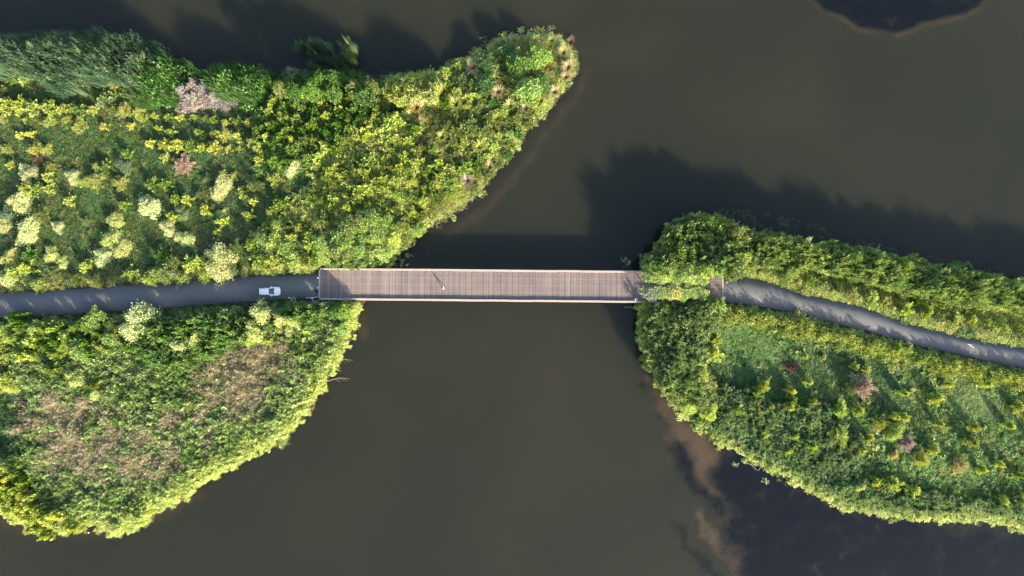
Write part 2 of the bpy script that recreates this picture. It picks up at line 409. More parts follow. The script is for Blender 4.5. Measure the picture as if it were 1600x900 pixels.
for (x, y, r, k) in [(690,356,22,.62),(512,628,16,.62),(1002,604,20,.62),(955,900,1,0),(720,350,14,.5),(660,60,26,.35),(185,845,20,.5),(530,545,14,.45)]:
    weed = lay(weed, np.hypot(QX-x, QY-y), r, k) if k else weed
shoreE = [(905,100),(895,130),(868,165),(845,195),(815,240),(785,275),(755,312),(715,345),(680,362)]
shoal = lay(shoal, line_d(PX+jx*.3, PY+jy*.3, [(x+14, y+8) for x, y in shoreE]), 26, 0.5)
shoal = lay(shoal, line_d(PX+jx*.4, PY+jy*.4, [(1018,585),(1045,640),(1085,720),(1130,800),(1180,880)]), 46, 0.55)
shoal = lay(shoal, line_d(PX+jx*.5, PY+jy*.5, [(560,490),(570,520)]), 16, 0.65)
shoal = lay(shoal, line_d(PX+jx*.5, PY+jy*.5, [(0,810),(60,835),(140,835),(235,810),(310,775)]), 24, 0.6)
shoal = lay(shoal, line_d(PX+jx*.5, PY+jy*.5, [(1020,385),(1015,400)]), 12, 0.6)
shoal = lay(shoal, line_d(PX, PY, [(870,56),(893,62)]), 11, 0.8)
ny, nx = WX.shape; idx = np.arange(nx*ny).reshape(ny, nx)
F = np.stack([idx[:-1,:-1], idx[:-1,1:], idx[1:,1:], idx[1:,:-1]], -1).reshape(-1, 4)
wmesh = mesh_np('water', np.stack([WX, WY, np.zeros(WX.shape)], -1).reshape(-1, 3), F, M['water'], {'mud': mud, 'weed': weed, 'shoal': shoal}, smooth=True)
link('water', wmesh)['kind'] = 'structure'

def road(name, rows, z):
    out = []
    for (a, b), (c, d) in zip(rows[:-1], rows[1:]):
        n = max(2, int(abs(c[0]-a[0])/6))
        for i in range(n):
            t_ = i/n; out.append(((a[0]+(c[0]-a[0])*t_, a[1]+(c[1]-a[1])*t_), (b[0]+(d[0]-b[0])*t_, b[1]+(d[1]-b[1])*t_)))
    out.append(rows[-1])
    V = []; Fq = []
    for i, (a, b) in enumerate(out):
        x0, y0 = W(a[0], a[1] + rnd.uniform(-.9, .9), z); x1, y1 = W(b[0], b[1] + rnd.uniform(-.9, .9), z)
        cols = [(x0, y0-0.0, z-0.3), (x0, y0, z), (x0*.5+x1*.5, y0*.5+y1*.5, z+0.04), (x1, y1, z), (x1, y1, z-0.3)]
        V += cols
        if i:
            for k in range(4): Fq.append([(i-1)*5+k, (i-1)*5+k+1, i*5+k+1, i*5+k])
    o = link(name, mesh_np(name, V, Fq, M['asphalt'])); o['kind'] = 'structure'; return o
road('road', ROAD_W, ZR); road('path', ROAD_E, ZR)

# ------------------------------------------------------------------ the bridge
ZD = 3.32
bx0, by0 = W(500, 443.6, ZD); bx1, by1 = W(1128, 449.4, ZD)
bl = math.hypot(bx1-bx0, by1-by0); brot = math.atan2(by1-by0, bx1-bx0)
bridge = empty('footbridge', (float(bx0), float(by0), 0.0), brot)
tag(bridge, 'long straight timber footbridge carrying the path across the dark water', 'bridge')
HWD = 2.72                                                            # half width of the walking deck
pitch = 1.145; npan = int(bl/pitch) - 0
pitch = bl/npan; nb = 6
def panel_mesh(var):
    """one laid section of six boards on its bearers, one closed piece"""
    pr = []; bwid = (pitch-0.035)/nb; x = 0.0
    for k in range(nb):
        top = 0.0 + rnd.uniform(-0.006, 0.006)
        pr += [(x+0.004, -0.07), (x+0.008, top), (x+bwid-0.035, top+rnd.uniform(-.003,.003)), (x+bwid-0.028, -0.07)]
        x += bwid
    V = []; n = len(pr)
    for y in (-HWD, HWD):
        V += [(px_, y, z_) for px_, z_ in pr] + [(pr[-1][0], y, -0.12), (pr[0][0], y, -0.12)]
    m_ = n+2; Fq = [[i, i+1, m_+i+1, m_+i] for i in range(m_-1)] + [[m_-1, 0, m_, 2*m_-1]]
    me = bpy.data.meshes.new('deck_panel'); me.from_pydata(V, [], [f[::-1] for f in Fq] + [list(range(m_)), list(range(m_, 2*m_))[::-1]])
    me.update(); me.materials.append(M['deck']); return me
pmeshes = [panel_mesh(i) for i in range(6)]
for i in range(npan):
    o = link('deck_panel', pmeshes[i % 6], bridge, (i*pitch+0.01, rnd.uniform(-.015, .015), ZD + rnd.uniform(-.008, .008)))
# edge beams: pale low timber kerbs, laid in lengths
seg = bl/17
for s in (-1, 1):
    for i in range(17):
        b = MB(); y = s*(HWD+0.24); h = 0.5 + rnd.uniform(-.015, .015)
        b.box(-seg/2+0.012, seg/2-0.012, -0.2, 0.2, 0, h)
        o = link('edge_beam', b.mesh('edge_beam', M['rail'], bevel=0.02), bridge, (seg*(i+.5), y+rnd.uniform(-.02, .02), ZD-0.08))
        if i % 1 == 0:
            b = MB(); b.box(-0.08, 0.08, -0.09, 0.09, 0, 0.34)
            link('spacer_block', b.mesh('spacer_block', M['dark_timber']), bridge, (seg*(i+.5), y - s*0.3, ZD-0.07))
for x in (-0.14, bl+0.16):
    b = MB(); b.box(-0.15, 0.15, -HWD-0.05, HWD+0.05, -0.4, 0.03); link('threshold_beam', b.mesh('threshold_beam', M['rail'], bevel=0.02), bridge, (x, 0, ZD))
for y in (-2.2, -0.75, 0.75, 2.2):
    b = MB(); b.box(0, bl, -0.14, 0.14, -0.62, -0.125); link('girder', b.mesh('girder', M['dark_timber']), bridge, (0, y, ZD))
for i in range(1, 9):
    x = bl*i/9
    b = MB(); b.box(-0.18, 0.18, -2.9, 2.9, -0.95, -0.625); link('pier_cap', b.mesh('pier_cap', M['dark_timber']), bridge, (x, 0, ZD))
    for y in (-2.2, 0, 2.2):
        b = MB(); b.tube([(0, 0, -1.8), (0, 0, ZD-0.95)], 0.17, 10); link('pile', b.mesh('pile', M['dark_timber']), bridge, (x, y, 0))
for x in (0.2, bl-0.2):
    b = MB(); b.box(-0.35, 0.35, -3.1, 3.1, 0.2, ZD-0.64); link('abutment', b.mesh('abutment', M['concrete'], bevel=.02), bridge, (x, 0, 0))

# ------------------------------------------------------------------ labels
CARL = 33.0
MARKS = [((421,455), 'the white car'), ((500,443), "the bridge's west end"), ((691,448), 'the walking person'), ((1128,450), "the bridge's east end"),
 ((320,148), 'the grey dead brush'), ((892,90), 'the peninsula tip'), ((1085,700), 'the tan mud shoal'), ((505,85), 'the offshore reeds'), ((1516,540), 'the white path mark'),
 ((1350,605), 'the pinkish dead bush'), ((343,410), 'the biggest round willow'), ((215,505), 'the roadside cream willow'), ((993,467), 'the standing person')]
DIRS = ['east','east-northeast','northeast','north-northeast','north','north-northwest','northwest','west-northwest','west','west-southwest','southwest','south-southwest','south','south-southeast','southeast','east-southeast']
used = set()
NW = 'zero one two three four five six seven eight nine ten eleven twelve thirteen fourteen fifteen sixteen seventeen eighteen nineteen twenty'.split()
def dist_words(d, q):
    n_ = int(math.floor(round(d*q)/q)); f = round(d*q)/q - n_
    fr = {0: '', .5: 'a-half', .25: 'a-quarter', .75: 'three-quarters'}[f]
    if n_ == 0: return fr.replace('a-', 'about-a-') if fr else ''
    return NW[n_] + ('-and-' + fr if fr else '')
def where_label(look, px, py, skip=None):
    c = sorted(MARKS, key=lambda m: math.hypot(px-m[0][0], py-m[0][1]))
    for q in (1, 2, 4):
        for (mx, my), nm in c[:9]:
            d = math.hypot(px-mx, py-my)/CARL
            if d < 0.4 or d > 19.5: continue
            a = DIRS[int(round(math.atan2(my-py, px-mx)/(math.pi/8))) % 16]
            dw = dist_words(d, q)
            if not dw: continue
            L = '%s %s car length%s %s of %s' % (look, dw, '' if dw == 'one' else 's', a, nm)
            if len(L.split()) <= 16 and L not in used:
                used.add(L); return L
    L = look + ' near ' + c[0][1]; used.add(L); return L

# ------------------------------------------------------------------ plant meshes
def unit(v): return v/np.maximum(np.linalg.norm(v, axis=-1, keepdims=True), 1e-9)
def leaves(P, D, NRM, L, Wd, r, fold=0.25):
    """diamond leaves at P along D, facing NRM; returns V, F(quads), v"""
    n = len(P); L = np.broadcast_to(L, (n,))[:, None]; Wd = np.broadcast_to(Wd, (n,))[:, None]
    S = unit(np.cross(D, NRM)); NN = unit(np.cross(S, D))
    mid = P + D*L*0.45
    a = P; b = mid + S*Wd - NN*Wd*fold; c = P + D*L - NN*L*0.12; d = mid - S*Wd - NN*Wd*fold
    V = np.stack([a, b, c, d], 1).reshape(-1, 3); F = np.arange(4*n).reshape(n, 4)
    return V, F, np.repeat(r.rand(n), 4)
def shrub_mesh(seed, stems=34, per=26, leafL=0.17, leafW=0.045, H=1.15, start=0.3, lob=0.25, spread=1.0, low=8):
    """a round bush of radius about 1: leafy stems springing from one root"""
    r = np.random.RandomState(seed)
    th = r.rand(stems)*2*np.pi; el = np.radians(low + (88-low)*r.rand(stems)**0.8)
    k = r.randint(3, 6); ph = r.rand()*6.28
    rad = (1 + lob*np.sin(k*th+ph) + 0.18*r.randn(stems))*spread
    E = np.stack([np.cos(th)*np.cos(el)*rad, np.sin(th)*np.cos(el)*rad, H*np.sin(el)*(0.8+0.35*r.rand(stems))+0.12], 1)
    E = np.repeat(E, per, 0); n = len(E)
    tt = start + (1-start)*r.rand(n)**0.7
    P = E*tt[:, None]; P[:, 2] = E[:, 2]*tt**0.75
    out = unit(E)
    side = unit(r.randn(n, 3))
    P += side*(0.05+0.08*tt)[:, None]*r.rand(n)[:, None]
    D = unit(out*0.8 + side*0.75 + np.array([0, 0, 0.15]))
    NRM = unit(out*0.5 + np.array([0, 0, 0.8]) + 0.6*r.randn(n, 3))
    return leaves(P, D, NRM, leafL*(0.6+0.8*r.rand(n)), leafW*(0.7+0.6*r.rand(n)), r)
def dome_mesh(seed, n=5200, L=0.13, w=0.028, H=0.95):
    """a rounded, finely leaved bush: leafy shell over a lumpy dome"""
    r = np.random.RandomState(seed); nl = 24
    lc = unit(np.stack([r.randn(nl), r.randn(nl), np.abs(r.randn(nl))*.9], 1)); u = r.rand(n)*6.28
    z = r.rand(n)**.8*1.08-.08; rr = np.sqrt(np.clip(1-z*z, 0, 1)); d = np.stack([np.cos(u)*rr, np.sin(u)*rr, z], 1)
    near = (d @ lc.T).max(1)                                          # puffs where a branch end carries leaves
    k1, k2, p1, p2 = r.randint(2, 4), r.randint(4, 7), r.rand()*6.3, r.rand()*6.3
    lob = 1 + .17*np.sin(k1*u+p1) + .11*np.sin(k2*u+p2)
    rad = lob*(0.62 + 0.42*np.clip((near-.84)/.16, 0, 1)**.7 + .07*r.randn(n))*(1-.3*r.rand(n)**2)
    stray = r.rand(n) < .06; rad = np.where(stray, rad*(1.05+.3*r.rand(n)), rad)
    P = d*rad[:, None]*np.array([1, 1, H]); P[:, 2] += .15
    s_ = unit(r.randn(n, 3)); D = unit(d*.7+s_*.8); NR = unit(d + .6*r.randn(n, 3))
    return leaves(P, D, NR, L*(.6+.8*r.rand(n)), w*(.7+.6*r.rand(n)), r)
def tree_mesh(seed, clusters=46, per=34, leafL=0.13, leafW=0.04, H=0.95, zc=1.0):
    """crown of radius about 1 centred at height zc: clumps of leaves over an uneven dome"""
    r = np.random.RandomState(seed)
    th = r.rand(clusters)*2*np.pi; u = r.rand(clusters)*1.35-0.35
    rr = np.sqrt(np.clip(1-u*u, 0, 1)); k = r.randint(3, 6); ph = r.rand()*6.28
    lump = 1 + 0.2*np.sin(k*th+ph) + 0.16*r.randn(clusters)
    C = np.stack([np.cos(th)*rr*lump, np.sin(th)*rr*lump, zc + H*u*(0.8+0.3*r.rand(clusters))], 1)
    C = C*np.array([.86, .86, 1.0])
    C = np.repeat(C, per, 0); n = len(C)
    s = unit(r.randn(n, 3)); s[:, 2] = np.abs(s[:, 2])*0.8 - 0.1
    P = C + s*0.2*r.rand(n)[:, None]**0.5
    D = unit(s + 0.3*r.randn(n, 3)); NRM = unit(np.array([0, 0, 1.0]) + 0.3*unit(C-np.array([0, 0, zc])) + 0.55*r.randn(n, 3))
    return leaves(P, D, NRM, leafL*(0.6+0.8*r.rand(n)), leafW*(0.7+0.6*r.rand(n)), r)
def blades(r, n, rad, H, w, lean, arch=0.5, spreadang=1.0, segs=2, z0=0.0):
    """arching grass blades as strips; returns V,F,v (quads)"""
    th = r.rand(n)*2*np.pi; b = np.stack([np.cos(th), np.sin(th), 0*th], 1)
    P0 = b*rad*r.rand(n)[:, None]**0.5; h = H*(0.55+0.45*r.rand(n))
    out = b*spreadang*(0.35+0.65*r.rand(n))[:, None] + np.array(lean)
    S = np.stack([-np.sin(th+r.randn(n)*.6), np.cos(th+r.randn(n)*.6), 0*th], 1)
    V = []; ts = np.linspace(0, 1, segs+1)
    for t_ in ts:
        c = P0 + out*(h*(t_**(1+arch)))[:, None] + np.stack([0*h, 0*h, z0 + h*(t_ - 0.28*arch*t_*t_)], 1)
        ww = w*(1.0 - 0.92*t_**2)
        V += [c-S*ww, c+S*ww]
    V = np.stack(V, 1)
    m_ = V.shape[1]; base = (np.arange(n)*m_)[:, None]
    F = np.concatenate([base+np.array([[2*k, 2*k+1, 2*k+3, 2*k+2]]) for k in range(segs)], 0)
    return V.reshape(-1, 3), F, np.repeat(r.rand(n), m_)
def merge(parts):
    V = []; F = []; v = []; o = 0
    for a, b, c in parts:
        V.append(a); F.append(b+o); v.append(c); o += len(a)
    return np.concatenate(V), np.concatenate(F), np.concatenate(v)
def reed_mesh(seed, n=9, H=1.0, lean=(0, 0, 0), lw=0.018, ll=0.3, rad=0.28):
    """stalks with long leaves along them"""
    r = np.random.RandomState(seed); ps = [blades(r, n, rad, H, 0.012, lean, 0.5, 0.12)]
    for k in range(n):
        th = r.rand()*6.28; p0 = np.array([math.cos(th), math.sin(th), 0])*rad*r.rand(); h = H*(0.65+0.35*r.rand())
        m_ = 9; t_ = 0.3+0.7*r.rand(m_)
        P = p0 + np.array(lean)*(h*t_**1.5)[:, None] + np.stack([0*t_, 0*t_, h*(t_-0.1*t_*t_)], 1)
        a = r.rand(m_)*6.28
        D = unit(np.stack([np.cos(a), np.sin(a), 0.25+0.5*r.rand(m_)], 1)*np.array([.8, .8, 1]) + np.array(lean)*1.4)
        NR = unit(np.array([0, 0, 1.0]) + 0.5*r.randn(m_, 3))
        ps.append(leaves(P, D, NR, ll*(0.7+0.6*r.rand(m_)), lw*(0.8+.5*r.rand(m_)), r))
    return merge(ps)
def clump_mesh(seed, n=70, L=0.3, w=0.085, H=0.9, rad=0.5):
    """a leafy herb clump, top-heavy"""
    r = np.random.RandomState(seed); th = r.rand(n)*6.28; q = r.rand(n)**0.5*rad
    z = H*(0.25+0.75*r.rand(n))*(1-0.5*(q/rad)**2)
    P = np.stack([np.cos(th)*q, np.sin(th)*q, z], 1)
    a = r.rand(n)*6.28; D = unit(np.stack([np.cos(a), np.sin(a), 0.2+0.4*r.randn(n)], 1) + 0.5*np.stack([np.cos(th), np.sin(th), 0*th], 1))
    NR = unit(np.array([0, 0, 1.0]) + 0.55*r.randn(n, 3))
    return leaves(P, D, NR, L*(.6+.7*r.rand(n)), w*(.7+.6*r.rand(n)), r)
def star_mesh(seed, n=9, per=7, L=0.34, w=0.075, H=1.0, rad=0.5):
    """rosettes of leaves at the tops of upright shoots"""
    r = np.random.RandomState(seed); ps = []
    for k in range(n):
        th = r.rand()*6.28; q = rad*r.rand()**.5; c = np.array([math.cos(th)*q, math.sin(th)*q, H*(0.5+0.5*r.rand())])
        a = np.arange(per)*6.28/per + r.rand()*6 + .3*r.randn(per)
        D = unit(np.stack([np.cos(a), np.sin(a), 0.35+0.35*r.randn(per)], 1)); NR = unit(np.array([0.0, 0, 1]) + .4*r.randn(per, 3))
        ps.append(leaves(np.repeat(c[None], per, 0), D, NR, L*(.7+.5*r.rand(per)), w, r))
        ps.append(leaves(np.repeat(c[None]-[0, 0, .2], per, 0), D[::-1], NR, L*1.15, w, r))
    return merge(ps)
def to_mesh(name, vfv, mat):
    V, F, v = vfv; return mesh_np(name, V, F, mat, {'v': v})

def stems_mesh(name, seed, n, R_, H, rb=0.03, mat=None, trunk=0.0):
    r = random.Random(seed); b = MB()
    if trunk: b.tube([(0, 0, -0.3), (0.02, 0.02, trunk*.5), (-0.02, 0.03, trunk)], [rb*2.6, rb*2.0, rb*1.5], 7)
    for k in range(n):
        a = r.random()*6.28; e = r.uniform(.5, 1.4); q = R_*math.cos(e)*r.uniform(.6, .9)
        z1 = trunk*0.8 if trunk else 0
        b.tube([(0, 0, z1-0.05), (q*.45*math.cos(a), q*.45*math.sin(a), z1+(H-z1)*.45*math.sin(e)+.05), (q*math.cos(a), q*math.sin(a), z1+(H-z1)*.8*math.sin(e)+.1)], [rb, rb*.7, rb*.25], 4, cap=False)
    return b.mesh(name, mat or M['bark'])

# prototypes: (crown mesh, stem mesh)
def protos(kind, n, fn, stemfn):
    return [(to_mesh(kind, fn(i), M['leaf_obj']), stemfn(i)) for i in range(n)]
PR = {
 'small': protos('foliage', 5, lambda i: shrub_mesh(100+i, 26, 26, 0.30, 0.085, 1.1, .25, .22), lambda i: stems_mesh('stem', i, 7, .9, 1.0, .03)),
 'medium': protos('foliage', 6, lambda i: shrub_mesh(200+i, 44, 36, 0.20, 0.06, 1.1, .3, .24), lambda i: stems_mesh('stem', i+10, 10, .9, 1.0, .03)),
 'feather': protos('foliage', 5, lambda i: shrub_mesh(300+i, 60, 38, 0.15, 0.022, 1.0, .35, .22), lambda i: stems_mesh('stem', i+20, 12, .9, 1.0, .02)),
 'willow': protos('foliage', 5, lambda i: dome_mesh(400+i), lambda i: stems_mesh('stem', i+30, 12, .9, 1.0, .025)),
 'tree': protos('crown', 7, lambda i: tree_mesh(500+i, 80, 30, 0.17, 0.045, 0.8, 1.1), lambda i: stems_mesh('trunk', i+40, 9, .85, 1.6, .035, trunk=0.75)),
 'tussock': protos('blades', 5, lambda i: blades(np.random.RandomState(600+i), 260, .14, 1.0, .032, (0, 0, 0), .7, 1.1, 3), lambda i: stems_mesh('root_crown', i+50, 6, .25, .2, .03)),
 'dead': protos('twigs', 3, lambda i: shrub_mesh(700+i, 100, 40, 0.13, 0.022, 0.8, .4, .3), lambda i: stems_mesh('stem', i+60, 16, .95, .8, .018, M['twig'])),
}
# albedos
PAL = {
 'cream': (0.49, 0.53, 0.22), 'lemon': (0.44, 0.49, 0.11), 'lime': (0.37, 0.45, 0.10), 'green': (0.10, 0.20, 0.03), 'mid': (0.21, 0.31, 0.06), 'blue': (0.16, 0.23, 0.10),
 'ochre': (0.33, 0.37, 0.09), 'olive': (0.17, 0.22, 0.05), 'tan': (0.46, 0.38, 0.18), 'grey': (0.44, 0.41, 0.42), 'pink': (0.44, 0.34, 0.25), 'brown': (0.16, 0.11, 0.06), 'deep': (0.055, 0.13, 0.025),
}
LOOK = {'cream': 'cream-tipped', 'lemon': 'lemon-yellow', 'lime': 'lime-green', 'green': 'dark green', 'mid': 'mid-green', 'blue': 'blue-green', 'ochre': 'ochre-yellow', 'olive': 'olive-green',
        'tan': 'straw-coloured', 'grey': 'ash-grey', 'pink': 'pinkish brown', 'brown': 'brown', 'deep': 'deep green'}
KINDN = {'small': ('young_shrub', 'young shrub', 'shrub'), 'medium': ('leafy_shrub', 'leafy shrub', 'shrub'), 'feather': ('feathery_shrub', 'feathery shrub', 'shrub'),
         'willow': ('willow_bush', 'willow bush', 'bush'), 'tree': ('leafy_tree', 'leafy tree', 'tree'), 'tussock': ('grass_tussock', 'spiky grass tussock', 'tussock'), 'dead': ('dead_bush', 'dead twiggy bush', 'bush')}
GROUPS = {'small': 'young shrubs dotted over the meadows', 'medium': 'leafy shrubs on the banks', 'feather': 'feathery shrubs on the banks', 'willow': 'cream willow bushes by the road',
          'tree': 'trees in the bank thickets', 'tussock': 'spiky tussocks on the peninsula', 'dead': 'dead twiggy bushes'}
placed = []
_cnt = {}
def plant(kind, px, py, rpx, colour, hk=None, label=None, z0=None, zs=None, name=None):
    rad = rpx*GS*(0.9 if kind == 'willow' else 0.98)
    hk = hk or {'small': 1.25, 'medium': 1.1, 'feather': 1.0, 'willow': 0.9, 'tree': 1.0, 'tussock': 1.35, 'dead': 0.8}[kind]
    if kind not in ('tree', 'tussock', 'dead'):                       # stand clear of the growth around them
        need = 6.0 if (kind == 'willow' and px > 180 and px < 500 and py > 480 and py < 550) else 3.9 if (py > 478 and px < 600) else 2.6 if (px > 1000 and py > 590) else 2.7 if px > 390 and px < 700 and py < 420 else 0
        hk = max(hk, min(need/(rad*1.1), 3.4))
    if kind == 'dead' and colour == 'grey' and py < 200: hk = 2.2
    if kind == 'dead' and px > 1300: hk = 1.7
    if kind == 'tussock': hk = max(hk, 1.9/(rad*1.1))
    hgt = rad*1.1*hk*(1.9 if kind == 'tree' else 1.0)
    x, y, z = base_at(px, py, hgt*0.8)
    if z0 is not None: z = z0; x, y = W(px, py, z+hgt*.6)
    _cnt[kind] = i = _cnt.get(kind, -1) + 1
    cm, sm = PR[kind][rnd.randrange(len(PR[kind]))]
    nm, noun, cat = KINDN[kind]
    root = empty(name or nm, (float(x), float(y), float(z)-0.02), rnd.uniform(0, 6.28))
    c = Vector(PAL[colour]); j = rnd.uniform(.92, 1.22)
    colr = (c[0]*j*rnd.uniform(.93, 1.07), c[1]*j, c[2]*j*rnd.uniform(.8, 1.2), 1)
    asp = rnd.uniform(.86, 1.16)
    for me, nm2 in ((cm, cm.name.split('.')[0]), (sm, sm.name.split('.')[0])):
        o = bpy.data.objects.new(nm2, me); COL.objects.link(o); o.parent = root
        o.scale = (rad*asp, rad/asp, rad*hk); o.color = colr
    size = 'tiny' if rpx < 6 else 'small' if rpx < 9 else 'medium' if rpx < 14 else 'large' if rpx < 20 else 'big'
    tag(root, label or where_label('%s %s %s' % (size, LOOK[colour], noun), px, py), cat, GROUPS[kind])
    placed.append((px, py, rpx)); return root

